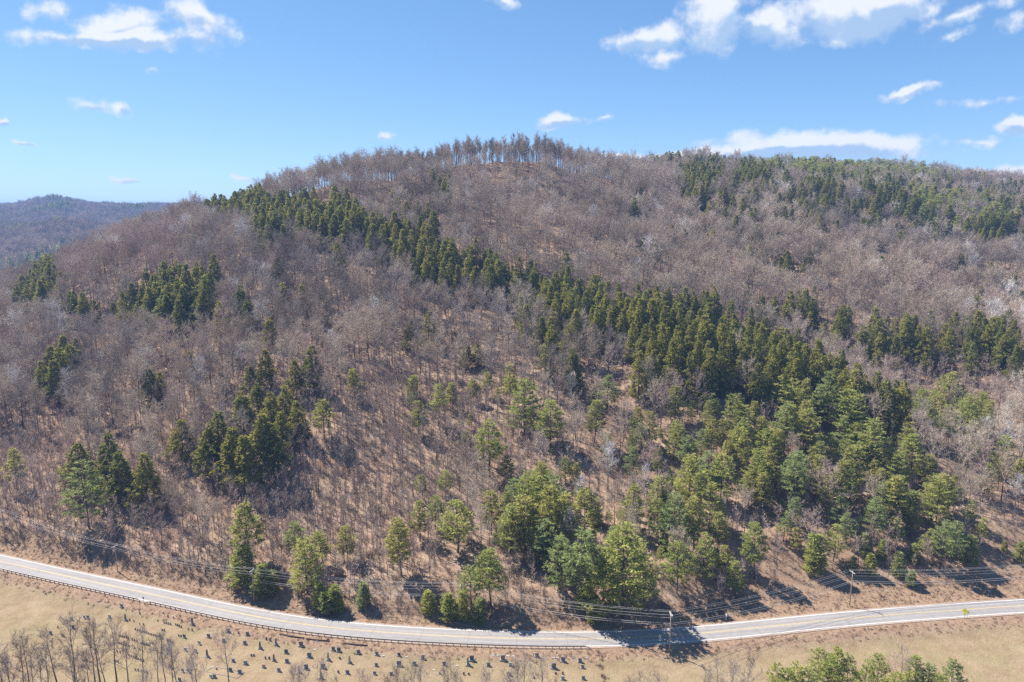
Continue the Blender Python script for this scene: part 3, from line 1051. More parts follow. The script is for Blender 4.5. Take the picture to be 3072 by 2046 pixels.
# ------------------------------------------------------------------ where what grows (outlines in photo pixels, 2354 wide, of the crowns)
HEM = [
    [(470, 480), (560, 450), (630, 490), (600, 530), (560, 520), (480, 500)],
    [(580, 545), (600, 475), (740, 470), (760, 510), (700, 560), (600, 570)],
    [(750, 490), (800, 470), (850, 525), (960, 545), (1010, 575), (1100, 605), (1110, 650), (1060, 672), (970, 655), (920, 610), (850, 570), (760, 555)],
    [(1140, 625), (1200, 625), (1290, 655), (1380, 680), (1450, 715), (1540, 720), (1600, 705), (1680, 745), (1700, 790), (1740, 840), (1650, 870), (1520, 850), (1440, 800), (1300, 775), (1250, 715), (1150, 665)],
    [(1530, 800), (1650, 770), (1760, 765), (1850, 835), (1960, 905), (2060, 935), (2085, 970), (1980, 955), (1850, 900), (1760, 905), (1700, 875), (1600, 905)],
    [(30, 700), (80, 640), (105, 590), (155, 580), (130, 640), (150, 670), (100, 715)],
    [(150, 705), (200, 685), (240, 705), (160, 730)],
    [(255, 715), (290, 695), (340, 655), (420, 650), (520, 655), (500, 720), (440, 755), (380, 745), (270, 735)],
    [(1565, 430), (1600, 385), (1650, 380), (1665, 440), (1620, 470), (1580, 465)],
    [(1690, 395), (1760, 400), (1750, 450), (1700, 445)],
    [(1870, 425), (1910, 405), (1950, 430), (1900, 450)],
    [(1950, 430), (2050, 440), (2110, 490), (2060, 512), (2010, 480)],
    [(1500, 378), (1560, 372), (1560, 392), (1500, 392)],
    [(1860, 750), (1950, 740), (1940, 800), (1880, 795)],
    [(1960, 800), (2100, 795), (2150, 800), (2140, 830), (1990, 825)],
    [(2230, 770), (2300, 770), (2305, 820), (2240, 820)],
    [(2240, 535), (2310, 545), (2300, 580), (2250, 570)],
    [(960, 505), (1000, 510), (1000, 540), (965, 540)],
    [(1040, 600), (1110, 605), (1210, 640), (1220, 690), (1130, 670), (1060, 670)],
    [(700, 490), (760, 480), (800, 540), (740, 560)],
    [(1480, 690), (1560, 690), (1600, 720), (1520, 740)],
    [(820, 520), (980, 545), (1000, 600), (900, 600), (830, 560)],
    [(1000, 430), (1040, 440), (1030, 460), (990, 455)],
]
HEM_MIX = [   # scattered dark conifers: outline, share
    ([(900, 425), (1000, 430), (980, 480), (830, 470)], .10),
    ([(1400, 460), (1800, 470), (1900, 520), (2200, 560), (2354, 600), (2354, 760), (2100, 700), (1700, 620), (1500, 600)], .06),
    ([(1560, 385), (1900, 380), (2354, 440), (2354, 570), (2000, 550), (1560, 490)], .34),
    ([(1180, 750), (1530, 800), (1600, 910), (1250, 860)], .07),
    ([(260, 760), (700, 560), (900, 600), (900, 720), (600, 760), (420, 800)], .05),
    ([(1280, 600), (1420, 640), (1400, 660), (1280, 640)], .25),
    ([(1700, 690), (1900, 700), (1900, 770), (1750, 760)], .15),
    ([(880, 430), (1060, 440), (1040, 520), (900, 500)], .12),
    ([(1950, 760), (2354, 760), (2354, 850), (1960, 840)], .35),
    ([(1180, 700), (1260, 740), (1440, 810), (1560, 860), (1500, 900), (1250, 830)], .12),
    ([(2180, 680), (2354, 690), (2354, 790), (2200, 770)], .14),
    ([(480, 460), (640, 450), (640, 520), (480, 520)], .25),
]
PINE_MIX = [
    ([(1700, 372), (1820, 366), (2100, 385), (2200, 420), (1960, 425), (1740, 405)], .5),
    ([(2000, 455), (2100, 440), (2190, 455), (2290, 480), (2354, 520), (2120, 540)], .42),
    ([(2100, 880), (2260, 900), (2300, 960), (2280, 1000), (2100, 980)], .55),
    ([(1430, 970), (1560, 930), (1700, 905), (1850, 900), (1990, 950), (2090, 985), (2000, 1060), (1800, 1090), (1650, 1060), (1500, 1060)], .75),
    ([(1650, 1060), (2000, 1060), (2200, 1080), (2220, 1190), (2050, 1210), (1900, 1180), (1700, 1150)], .62),
    ([(1100, 1130), (1300, 1110), (1420, 1150), (1560, 1180), (1560, 1260), (1440, 1300), (1250, 1270), (1110, 1220)], .55),
    ([(1500, 1100), (1650, 1080), (1700, 1200), (1560, 1250)], .52),
    ([(2200, 1020), (2354, 1060), (2354, 1200), (2220, 1190)], .26),
    ([(930, 860), (1400, 840), (1420, 960), (1250, 1080), (1000, 1080), (930, 980)], .05),
    ([(1240, 1000), (1480, 1000), (1480, 1110), (1240, 1110)], .12),
    ([(900, 1180), (1080, 1160), (1090, 1290), (900, 1290)], .12),
]
SAP = [
    [(545, 1180), (640, 1130), (760, 1000), (800, 850), (920, 870), (1200, 960), (1330, 1000), (1260, 1090), (1010, 1110), (1000, 1350), (560, 1330)],
    [(-200, 1000), (180, 1010), (180, 1220), (400, 1230), (560, 1330), (-200, 1260)],
    [(360, 1050), (500, 1100), (540, 1200), (400, 1220)],
    [(1880, 835), (2354, 860), (2600, 900), (2600, 980), (2080, 950)],
]
RED = [
    [(130, 600), (400, 540), (420, 640), (250, 690), (150, 670)],
    [(720, 840), (1000, 840), (1000, 960), (760, 960)],
    [(1380, 900), (1620, 900), (1600, 980), (1400, 960)],
    [(1750, 1130), (1950, 1130), (1950, 1250), (1750, 1250)],
    [(1880, 835), (2354, 860), (2600, 900), (2600, 980), (2080, 950)],
]
DARK = [
    [(300, 560), (900, 560), (1250, 700), (1600, 860), (1500, 910), (1100, 850), (900, 760), (620, 780), (300, 760)],  # shaded part of the slope: its shade is put into darker tree colours
    [(0, 760), (300, 760), (300, 950), (0, 950)],
    [(1850, 430), (2200, 520), (2354, 580), (2354, 700), (2150, 620), (1850, 540)],
    [(400, 950), (800, 950), (800, 1150), (420, 1130)],
]
PALE = [
    [(2120, 960), (2354, 960), (2354, 1240), (2150, 1150)],
    [(700, 480), (960, 500), (960, 540), (760, 530)],
    [(1380, 1040), (1500, 1040), (1500, 1200), (1400, 1200)],
]


def any_poly(px, py, polys):
    o = np.zeros(px.shape, bool)
    for p in polys: o |= in_poly(px, py, p)
    return o


# ------------------------------------------------------------------ named trees: (x, top y, base y in photo px 2354), kind, label
EXPL = [
    # pines
    (1207, 872, 1003, 'pine', 'tall pine with a bare lower trunk standing alone on the mid slope'),
    (1267, 922, 1040, 'pine', 'blue-green pine beside the tall bare-trunked pine on the mid slope'),
    (1365, 922, 1018, 'pine_y', 'broad yellow-green pine at the edge of the sapling slope, below the hemlock band'),
    (1125, 965, 1095, 'pine', 'broad dark pine clump standing amid the thin saplings'),
    (1397, 862, 946, 'pine', 'pale blue-green pine just below the bare oaks under the hemlock band'),
    (1332, 858, 915, 'pine_y', None), (963, 922, 1000, 'pine_y', 'slim yellow-green pine amid the saplings, leftmost of the mid-slope pines'),
    (745, 920, 1010, 'pine_y', 'bright yellow-green pine to the right of the hemlock clump'),
    (815, 850, 925, 'pine_y', 'thin yellow-green pine at the upper edge of the sapling slope'),
    (974, 1092, 1150, 'pine', None), (1024, 1082, 1140, 'pine', None), (1090, 870, 930, 'pine_y', None), (1040, 880, 940, 'pine_y', None), (1120, 855, 915, 'pine_y', None), (1180, 860, 915, 'pine_y', None),
    (575, 1158, 1300, 'pine_y', 'slender yellow-green pine at the top of the road bank'),
    (680, 1200, 1290, 'pine', 'feathery pine with a bare stem behind the big bank pine'), (708, 1240, 1365, 'pine', 'big dark green pine leaning over the bank between two utility poles'),
    (745, 1220, 1300, 'pine', None), (800, 1210, 1290, 'pine_y', None),
    (1000, 1140, 1215, 'pine', None), (1052, 1150, 1270, 'pine', None), (1130, 1130, 1230, 'pine_y', None), (1185, 1100, 1200, 'pine', None), (1240, 1085, 1190, 'pine', None),
    (1180, 1160, 1290, 'pine', None), (1212, 1140, 1280, 'pine_y', None), (1290, 1130, 1280, 'pine_y', None), (1345, 1130, 1270, 'pine_y', None), (1240, 1190, 1300, 'pine', None),
    (1130, 1265, 1395, 'pine', 'bright green pine on the bank just right of the middle utility pole'), (1085, 1300, 1390, 'pine', None),
    (1325, 1215, 1395, 'pine', 'tall broad pine casting its shadow on the road, left of the pair'), (1430, 1185, 1420, 'pine', 'tallest roadside pine, casting its shadow across the road'),
    (1385, 1280, 1430, 'pine', None), (1290, 1235, 1360, 'pine', None), (1480, 1250, 1380, 'pine', None),
    (1555, 1245, 1365, 'pine', 'pine with a bare trunk right of the shaded road stretch'), (1612, 1225, 1345, 'pine', None), (1735, 1205, 1330, 'pine', 'big conical pine at the edge of the open grassy bank'), (1690, 1290, 1372, 'pine', None),
    (1575, 1045, 1190, 'pine', 'large blue-green pine with spreading tiers in the pine stand'), (1510, 1095, 1185, 'pine', None), (1620, 1035, 1150, 'pine', None),
    (1750, 1075, 1170, 'pine', None), (1720, 1085, 1165, 'pine_y', None), (1830, 1035, 1140, 'pine', None), (1990, 965, 1110, 'pine', 'tall rounded pine on the right with the darkest shade beside it'), (1952, 1030, 1150, 'pine_y', None),
    (2095, 1000, 1110, 'pine', 'rounded pine right of the tallest pine in the right-hand stand'), (2080, 970, 1060, 'pine', None), (2060, 1095, 1200, 'pine', None), (2135, 1095, 1205, 'pine', None), (2160, 1090, 1180, 'pine_y', None),
    (1690, 980, 1095, 'pine', None), (1800, 930, 1045, 'pine', None), (1850, 940, 1060, 'pine', None), (1880, 885, 990, 'pine', None), (1935, 895, 1010, 'pine', None), (1790, 865, 960, 'pine', None), (1700, 930, 1020, 'pine', None),
    (1455, 1025, 1100, 'pine', None), (1610, 985, 1070, 'pine', None), (1548, 975, 1060, 'pine', None), (1760, 985, 1085, 'pine', None),
    (205, 1060, 1215, 'pine', 'pale green pine at the foot of the left conifer clump'),
    (40, 1035, 1130, 'pine_y', 'sparse pale pine among bare trees at the left edge'), (305, 603, 640, 'pine_y', 'lone bright yellow-green conifer on the red-brown upper left slope'),
    (2200, 915, 985, 'pine', None), (2145, 900, 980, 'pine', None), (2270, 920, 990, 'pine', None), (2105, 885, 960, 'pine', None),
    (1300, 1050, 1110, 'pine', None), (1160, 1050, 1120, 'pine', None),
    # young pines on the open bank and along the verge
    (1870, 1228, 1318, 'pine_young', 'bushy young pine at the upper left of the open bank'), (1915, 1205, 1290, 'pine', None),
    (2000, 1275, 1322, 'pine_young', None), (2062, 1272, 1325, 'pine_young', None), (2092, 1312, 1348, 'pine_young', 'small round young pine furthest down the open bank'),
    (2160, 1195, 1308, 'pine', 'larger of the two pines at the right end of the open bank'), (2228, 1232, 1298, 'pine_young', None), (2130, 1215, 1290, 'pine', None), (2190, 1200, 1290, 'pine', None), (2060, 1190, 1260, 'pine', None), (1958, 1280, 1318, 'pine_young', None),
    (2342, 1245, 1292, 'pine_young', 'young pine on the open bank at the right edge'), (2308, 1244, 1266, 'pine_young', None), (1985, 1225, 1275, 'pine_young', None), (2030, 1240, 1285, 'pine_young', None), (2100, 1250, 1295, 'pine_young', None), (1830, 1215, 1270, 'pine_y', None), (1945, 1180, 1250, 'pine', None), (2250, 1190, 1250, 'pine_y', None), (1800, 1180, 1245, 'pine', None), (2095, 1165, 1235, 'pine_y', None), (1650, 1180, 1275, 'pine_y', None), (1665, 1255, 1330, 'pine_y', None),
    (555, 1255, 1345, 'pine_young', 'dark bushy conifer left of the second utility pole'), (600, 1300, 1375, 'pine_young', None), (625, 1310, 1365, 'pine_young', None), (735, 1340, 1402, 'pine_young', None), (770, 1345, 1405, 'pine_young', None),
    (752, 1360, 1410, 'pine_young', None), (782, 1368, 1408, 'pine_young', None), (834, 1342, 1396, 'pine_young', 'round yellow-green juniper bush on the bare road bank'),
    (1030, 1365, 1425, 'pine_young', None), (1062, 1360, 1425, 'pine_young', None), (1100, 1375, 1430, 'pine_young', None), (1362, 1380, 1432, 'pine_young', None), (1345, 1340, 1400, 'pine_young', None), (985, 1360, 1410, 'pine_young', None),
    # hemlocks
    (722, 795, 905, 'hem', 'tallest hemlock at the top right of the dark conifer clump'), (682, 828, 915, 'hem', None), (612, 803, 895, 'hem', 'pointed hemlock at the top of the dark clump, left of the tallest'), (575, 843, 915, 'hem', None), (595, 880, 965, 'hem', None),
    (630, 900, 1000, 'hem', None), (657, 888, 985, 'hem', None), (690, 922, 1015, 'hem', None), (650, 945, 1040, 'hem', None), (562, 900, 1000, 'hem', None), (505, 945, 1075, 'hem', None), (488, 985, 1090, 'hem', None),
    (600, 955, 1110, 'hem', None), (632, 975, 1105, 'hem', None), (535, 985, 1120, 'hem', None), (575, 1000, 1130, 'hem', None), (420, 965, 1060, 'hem', None),
    (437, 803, 868, 'hem', 'lone pointed hemlock in the bare woods on the left'), (350, 848, 930, 'hem', 'slim hemlock in bare woods, left of a smaller one'), (372, 855, 915, 'hem', None), (575, 688, 765, 'hem', 'dense hemlock standing alone above a smaller pair, upper left'), (622, 728, 800, 'hem', None),
    (152, 772, 870, 'hem', None), (180, 778, 850, 'hem', None), (122, 795, 890, 'hem', None), (135, 830, 930, 'hem', None), (168, 790, 885, 'hem', None), (145, 800, 905, 'hem', None), (188, 805, 880, 'hem', None), (110, 830, 915, 'hem', None), (985, 716, 800, 'hem', 'dense hemlock in the bare oaks below the band'), (942, 738, 805, 'hem', None),
    (190, 1018, 1130, 'hem', None), (255, 998, 1140, 'hem', 'tall dark hemlock at the top of the left conifer clump'), (285, 1038, 1160, 'hem', None), (340, 1045, 1175, 'hem', 'dark hemlock at the right of the left conifer clump'),
    (50, 660, 715, 'hem', None), (75, 645, 700, 'hem', None), (95, 625, 690, 'hem', None), (110, 600, 672, 'hem', None), (130, 585, 655, 'hem', None), (150, 580, 635, 'hem', None), (60, 680, 735, 'hem', None), (100, 660, 722, 'hem', None), (165, 670, 725, 'hem', None), (195, 680, 738, 'hem', None), (225, 690, 745, 'hem', None), (290, 680, 748, 'hem', None), (270, 695, 750, 'hem', None), (330, 660, 738, 'hem', None), (360, 650, 745, 'hem', None), (400, 650, 750, 'hem', None), (430, 655, 752, 'hem', None), (460, 660, 738, 'hem', None), (500, 650, 722, 'hem', None), (345, 662, 752, 'hem', None), (385, 670, 765, 'hem', None), (420, 690, 778, 'hem', None), (450, 690, 762, 'hem', None),
    (1790, 590, 640, 'hem', None), (1742, 595, 630, 'hem', None), (1718, 650, 690, 'hem', None), (1808, 575, 640, 'hem', None), (1070, 790, 850, 'hem', None), (1098, 790, 845, 'hem', None), (1375, 630, 690, 'pine', None),
    (405, 465, 500, 'hem', None), (1475, 545, 600, 'hem', None), (2160, 420, 450, 'pine', None), (1890, 740, 800, 'hem', None), (1925, 735, 800, 'hem', None), (1860, 720, 790, 'hem', None), (1795, 405, 440, 'hem', 'slim dark hemlock spire on the upper right slope'),
]
ex = np.array([[e[0], e[1], e[2]] for e in EXPL], float)
kind_ex = [e[3] for e in EXPL]
EX, EY, EZ = hits(ex[:, 0] / DK, ex[:, 2] / DK)
# height from the top pixel, at the same ground distance
fy = EY * CP - (EZ - CAM_Z) * SP
yu_t = (341 - ex[:, 1] / DK) / FPX
EH = CAM_Z + EY * (-SP + CP * yu_t) / (CP + SP * yu_t) - EZ
EH = np.clip(EH, 2.5, 30)

# ------------------------------------------------------------------ scatter the woods
def FAMILY(k):
    return 'bare' if k.startswith('hw') or k in ('tall', 'tall2', 'fg') else 'sap' if k.startswith('sap') else 'hem' if k == 'hem' else 'pine' if k.startswith('pine') else 'shrub'


rng = np.random.RandomState(11)


def jitter_grid(x0, x1, y0, y1, s, jit=0.42):
    xs = np.arange(x0, x1, s); ys = np.arange(y0, y1, s)
    X, Y = np.meshgrid(xs, ys)
    X = X + (np.arange(len(ys)) % 2)[:, None] * s * 0.5
    X = X.ravel() + rng.uniform(-jit, jit, X.size) * s
    Y = Y.ravel() + rng.uniform(-jit, jit, Y.size) * s
    return X, Y


def visible(X, Y, Z, hh, lim=6.0):
    """top of the tree not hidden far behind nearer ground: sample the line of sight"""
    vis = np.ones(len(X), bool)
    for f in np.linspace(0.35, 0.985, 26):
        gz_ = height(X * f, Y * f)
        sz = CAM_Z + (Z + hh - CAM_Z) * f
        vis &= (gz_ - lim * 0 < sz)
    return vis


def woods(x0, x1, y0, y1, s, mpx=140):
    X, Y = jitter_grid(x0, x1, y0, y1, s)
    d = road_dist(X, Y)
    Z = height(X, Y)
    px, py = project(X, Y, Z + 8)
    keep = (d > 11) & (px > -mpx) & (px < 1024 + mpx * 0.8)
    X, Y, Z, d = X[keep], Y[keep], Z[keep], d[keep]
    v = visible(X, Y, Z, 22)
    return X[v], Y[v], Z[v], d[v]


X, Y, Z, dR = woods(-900, 1150, 175, 1180, 7.9)
px, py = project(X, Y, Z + 9.0)
px *= DK; py *= DK
bx, by = project(X, Y, Z); bx *= DK; by *= DK
n = len(X)
print('candidates', n, round(time.time() - T0, 1))
kind = np.array(['hw'] * n, dtype=object)
hgt = np.clip(rng.normal(20, 3.4, n), 10, 27)
rnd = rng.uniform(0, 1, n)
kind[any_poly(px, py, DARK) & (rnd < 0.55)] = 'hw_dark'
kind[any_poly(px, py, RED) & (rnd < 0.6)] = 'hw_red'
kind[any_poly(px, py, PALE) & (rnd < 0.3)] = 'hw_pale'
kind[(rnd > 0.965)] = 'hw_pale'
kind[(rnd < 0.06)] = 'hw_red'
# the crest: tall slim trees with clear stems
crest = (by < 412) & (bx > 640) & (bx < 1420)
kind[crest] = np.where(rng.uniform(size=crest.sum()) < 0.5, 'tall', 'tall2')
hgt[crest] = np.clip(rng.normal(21, 3.5, crest.sum()), 11, 28)
sapz = any_poly(bx, by, SAP)
kind[sapz] = np.where(rng.uniform(size=sapz.sum()) < 0.75, 'sap', 'sap_grey')
hgt[sapz] = rng.uniform(8, 14, sapz.sum())
big = sapz & (rng.uniform(size=n) < 0.06)
kind[big] = 'hw_red'; hgt[big] = rng.uniform(13, 18, big.sum())
for poly, share in HEM_MIX:
    q = in_poly(px, py, poly) & (rng.uniform(size=n) < share)
    kind[q] = 'hem'; hgt[q] = np.clip(rng.normal(22, 3, q.sum()), 13, 28)
for poly, share in PINE_MIX:
    q = in_poly(px, py, poly) & (rng.uniform(size=n) < share)
    kind[q] = np.where(rng.uniform(size=q.sum()) < 0.62, 'pine', 'pine_y'); hgt[q] = np.clip(rng.normal(16, 4, q.sum()), 7, 25)
hz = any_poly(px, py, HEM)
q = hz & (rng.uniform(size=n) < 0.91)
kind[q] = 'hem'; hgt[q] = np.clip(rng.normal(23, 3.2, q.sum()), 12, 29)
opn_t = is_open(bx, by) & (Y < 330)
# thinning
thin = np.ones(n, bool)
pine_zone = np.array([k.startswith('pine') for k in kind])
thin &= ~opn_t
isbare = np.array([FAMILY(k) == 'bare' for k in kind])
nearp = np.hypot(X, Y)
thin &= ~(isbare & (rng.uniform(size=n) < np.interp(nearp, [200, 300, 420, 600], [0.42, 0.32, 0.16, 0.06]) * np.where(bx < 720, 0.45, 1.0)))
hgt = np.where(isbare, hgt * np.interp(nearp, [200, 350], [0.72, 1.0]), hgt)
# on the crest keep only what stands on the visible edge
bv = visible(X, Y, Z, 2.5)
thin &= ~((bx > 640) & (bx < 1420) & (Y > 560) & ~bv)
thin &= ~((dR < 27) & (bx > 1690) & (rng.uniform(size=n) < 0.85))
thin &= ~((dR < 17) & (rng.uniform(size=n) < 0.55))
# keep clear of the named trees and of the poles and wires
for k in range(len(EX)):
    rr = 3.2 if EH[k] > 10 else 2.2
    thin &= ~(((X - EX[k]) ** 2 + (Y - EY[k]) ** 2) < rr ** 2)
for k in range(len(EX)):
    if EH[k] < 8: continue
    r0 = math.hypot(EX[k], EY[k]); ux, uy = EX[k] / r0, EY[k] / r0
    al = (X - EX[k]) * ux + (Y - EY[k]) * uy
    la = np.abs(-(X - EX[k]) * uy + (Y - EY[k]) * ux)
    reach = -34 if kind_ex[k] == 'hem' else -22
    thin &= ~((al > reach) & (al < 2) & (la < 4.6) & isbare & (rng.uniform(size=n) < 0.88))
upc = (py < 560) & (px > 1450) & np.array([t in ('hem', 'pine', 'pine_y') for t in kind])
hgt[upc] = np.maximum(hgt[upc], rng.uniform(17, 25, upc.sum()))
for k in np.nonzero((hz & (kind == 'hem')) | upc)[0]:
    r0 = math.hypot(X[k], Y[k]); ux, uy = X[k] / r0, Y[k] / r0
    near_ = (np.abs(X - X[k]) < 24) & (np.abs(Y - Y[k]) < 24) & isbare
    ii_ = np.nonzero(near_)[0]
    al = (X[ii_] - X[k]) * ux + (Y[ii_] - Y[k]) * uy
    la = np.abs(-(X[ii_] - X[k]) * uy + (Y[ii_] - Y[k]) * ux)
    drop_ = (al > -20) & (al < 1) & (la < 3.0) & (rng.uniform(size=len(ii_)) < 0.55)
    thin[ii_[drop_]] = False
low_front = (dR < 20) & (bx < 1750)
hgt[low_front] = np.minimum(hgt[low_front], rng.uniform(6, 13, low_front.sum()))
kind[low_front & (np.array([k.startswith('hw') for k in kind]))] = 'sap'
X, Y, Z, kind, hgt, px, py, bx, by, dR = [a[thin] for a in (X, Y, Z, kind, hgt, px, py, bx, by, dR)]
# extra thin saplings between the others
SX, SY, SZ, sd = woods(-420, 420, 178, 460, 3.0)
sbx, sby = project(SX, SY, SZ); sbx *= DK; sby *= DK
insap = any_poly(sbx, sby, SAP)
ks = (rng.uniform(size=len(SX)) < np.where(insap, 0.85, np.where(sbx < 700, 0.55, 0.34))) & ~(is_open(sbx, sby) & (SY < 330)) & ~any_poly(sbx, sby, HEM)
SX, SY, SZ, sd, insap = SX[ks], SY[ks], SZ[ks], sd[ks], insap[ks]
skind = np.where(rng.uniform(size=len(SX)) < 0.7, 'sap', 'sap_grey').astype(object)
sh = rng.uniform(5.5, 12.5, len(SX))
s1, s2 = project(SX, SY, SZ + 5); s1 *= DK; s2 *= DK
for poly, share in PINE_MIX[2:]:
    q = in_poly(s1, s2, poly) & (rng.uniform(size=len(SX)) < share * 0.30)
    skind[q] = np.array(['pine_y', 'pine', 'pine_young'])[rng.randint(0, 3, q.sum())]
    sh[q] = rng.uniform(5, 11, q.sum())
X = np.r_[X, SX]; Y = np.r_[Y, SY]; Z = np.r_[Z, SZ]; kind = np.r_[kind, skind]; hgt = np.r_[hgt, sh]
# the open row of tall stems along the summit
CX, CY, CZ, cd = woods(-260, 160, 600, 760, 4.6)
cbx, cby = project(CX, CY, CZ); cbx *= DK; cby *= DK
cvis = visible(CX, CY, CZ, 1.5) & (cby < 408) & (cbx > 700) & (cbx < 1420)
cvis &= rng.uniform(size=len(CX)) < 0.22
CX, CY, CZ = CX[cvis], CY[cvis], CZ[cvis]
X = np.r_[X, CX]; Y = np.r_[Y, CY]; Z = np.r_[Z, CZ]; kind = np.r_[kind, np.array(['tall', 'tall2', 'tall2'] * (len(CX) // 3 + 1), dtype=object)[:len(CX)]]; hgt = np.r_[hgt, np.clip(rng.normal(21, 3.5, len(CX)), 12, 28)]
print('crest', len(CX))
# named ones
X = np.r_[X, EX]; Y = np.r_[Y, EY]; Z = np.r_[Z, EZ]; kind = np.r_[kind, np.array([e[3] for e in EXPL], dtype=object)]; hgt = np.r_[hgt, EH]
named = np.r_[np.full(len(X) - len(EX), -1), np.arange(len(EX))]
px, py = project(X, Y, Z + hgt * 0.6); bx, by = project(X, Y, Z)
dist = np.hypot(X, Y)
print('trees', len(X), {k: int((kind == k).sum()) for k in set(kind)}, round(time.time() - T0, 1))

FAM = {}
for k in LIB:
    FAM[k] = 'bare' if k.startswith('hw') or k in ('tall', 'tall2', 'fg') else 'sap' if k.startswith('sap') else 'hem' if k == 'hem' else 'pine' if k.startswith('pine') else 'shrub'
fam = np.array([FAM[k] for k in kind], dtype=object)
inview = (px > -5) & (px < 1029) & (py > -5) & (by < 720)
single = np.zeros(len(X), bool)
LIMIT = {'bare': 275, 'sap': 300, 'hem': 300, 'pine': 290}
for f, lim in LIMIT.items():
    idx = np.nonzero((fam == f) & inview)[0]
    score = hgt[idx] / dist[idx] + (named[idx] >= 0) * 10
    single[idx[np.argsort(-score)][:lim]] = True

NAMES = {'bare': ('bare_tree', 'tree', 'bare hardwood trees on the lower slope'), 'sap': ('sapling', 'sapling', 'thin bare saplings on the lower slope'),
         'hem': ('hemlock_tree', 'tree', 'hemlocks on the hillside'), 'pine': ('pine_tree', 'tree', 'pines on the lower slope')}


def place_tree(kind_, x, y, z, h, label, group, name, cat, variant=None, lean=0.03, wide=1.0):
    lst = LIB[kind_]
    tm, cm, H0 = lst[rng.randint(len(lst)) if variant is None else variant % len(lst)]
    s = h / H0
    wx = s * rng.uniform(0.9, 1.12) * wide
    r = bpy.data.objects.new(name, None)
    r.empty_display_size = 0.5
    COL.objects.link(r)
    r.location = (x, y, z)
    r.rotation_euler = (rng.normal() * lean, rng.normal() * lean, rng.uniform(0, 6.28))
    r.scale = (wx, wx, s)
    tag(r, label, cat, group)
    for nm, me_ in (('trunk', tm), ('crown', cm)):
        c = bpy.data.objects.new(nm, me_)
        COL.objects.link(c)
        c.parent = r
    return r


MARKS = [(1207, 930, 'the lone bare-trunked pine'), (1430, 1300, 'the tallest roadside pine'), (1735, 1280, 'the conical pine by the open bank'), (575, 1230, 'the slender bank pine'), (708, 1300, 'the big dark bank pine'),
         (722, 850, 'the tallest clump hemlock'), (205, 1130, 'the pale pine at far left'), (1990, 1030, 'the tall rounded right-hand pine'), (2340, 1280, 'the right-edge young pine'), (1060, 1390, 'the middle utility pole'),
         (1540, 1450, 'the field-side utility pole'), (1955, 1370, 'the open-bank utility pole'), (580, 1350, 'the second utility pole'), (268, 1290, 'the leftmost utility pole'), (305, 620, 'the lone yellow conifer'), (985, 760, 'the hemlock among bare oaks'),
         (1795, 420, 'the ridge-side hemlock spire'), (100, 640, 'the left hill shoulder'), (1100, 370, 'the summit tree row'), (2150, 890, 'the pink sapling clearing'), (1365, 970, 'the broad yellow-green pine'), (1575, 1120, 'the large blue-green pine'),
         (437, 835, 'the lone left hemlock'), (350, 890, 'the slim left hemlock'), (745, 960, 'the bright pine by the clump'), (640, 510, 'the left end of the hemlock band'), (1050, 620, 'the upper bend of the hemlock band'), (1450, 740, 'the middle of the hemlock band'),
         (1680, 820, 'the widest hemlock stand'), (1980, 930, 'the lower end of the hemlock band'), (2290, 800, 'the conifers at the right edge'), (1610, 430, 'the hemlock block under the right ridge'), (600, 1000, 'the foot of the hemlock clump'), (834, 1370, 'the round juniper bush'),
         (160, 830, 'the left-edge hemlock clump'), (400, 700, 'the upper left hemlock row'), (2160, 1260, 'the larger open-bank pine'), (1870, 1270, 'the upper open-bank pine'), (1125, 1030, 'the dark pine clump amid saplings')]
MK = np.array([(a, b) for a, b, _ in MARKS], float)
DESC = {'hw': 'bare grey hardwood', 'hw_dark': 'bare dark-brown hardwood', 'hw_red': 'bare reddish hardwood', 'hw_pale': 'bare whitish hardwood', 'tall': 'bare slim hardwood', 'tall2': 'bare slim grey hardwood', 'sap': 'thin reddish sapling', 'sap_grey': 'thin grey sapling', 'hem': 'dark pointed hemlock', 'pine': 'feathery green pine',
        'pine_y': 'yellow-green pine', 'pine_young': 'young bushy conifer'}
todo = {}
for i in np.nonzero(single)[0]:
    if named[i] >= 0 and EXPL[named[i]][4]:
        todo[i] = EXPL[named[i]][4]
        continue
    cxd, cyd = px[i] * DK, py[i] * DK
    dv = np.array([cxd, cyd]) - MK
    j = int(np.argmin((dv ** 2).sum(1)))
    dx_, dy_ = dv[j]
    if abs(dx_) > abs(dy_): w = 'left of' if dx_ < 0 else 'right of'
    else: w = 'upslope of' if dy_ < 0 else 'downslope of'
    todo[i] = (f'{DESC[kind[i]]} {w} {MARKS[j][2]}', cxd)
same = {}
for i, v_ in todo.items():
    if isinstance(v_, tuple): same.setdefault(v_[0], []).append((v_[1], i))
for txt, lst in same.items():
    lst.sort()
    for k, (_, i) in enumerate(lst):
        todo[i] = (txt if len(lst) == 1 else f'{txt}, {["first", "second", "third", "fourth", "fifth", "sixth", "seventh", "eighth", "ninth", "tenth", "eleventh", "twelfth"][k] if k < 12 else str(k + 1) + "th"} from left')
for i in np.nonzero(single)[0]:
    f = fam[i]
    nm, cat_, grp = NAMES[f]
    place_tree(kind[i], X[i], Y[i], Z[i], hgt[i], todo[i], grp, nm, cat_, wide=(1.3 if f == 'hem' else 1.12) if named[i] >= 0 else 1.0)

# ------------------------------------------------------------------ the masses (geometry-node instances of the same shapes)


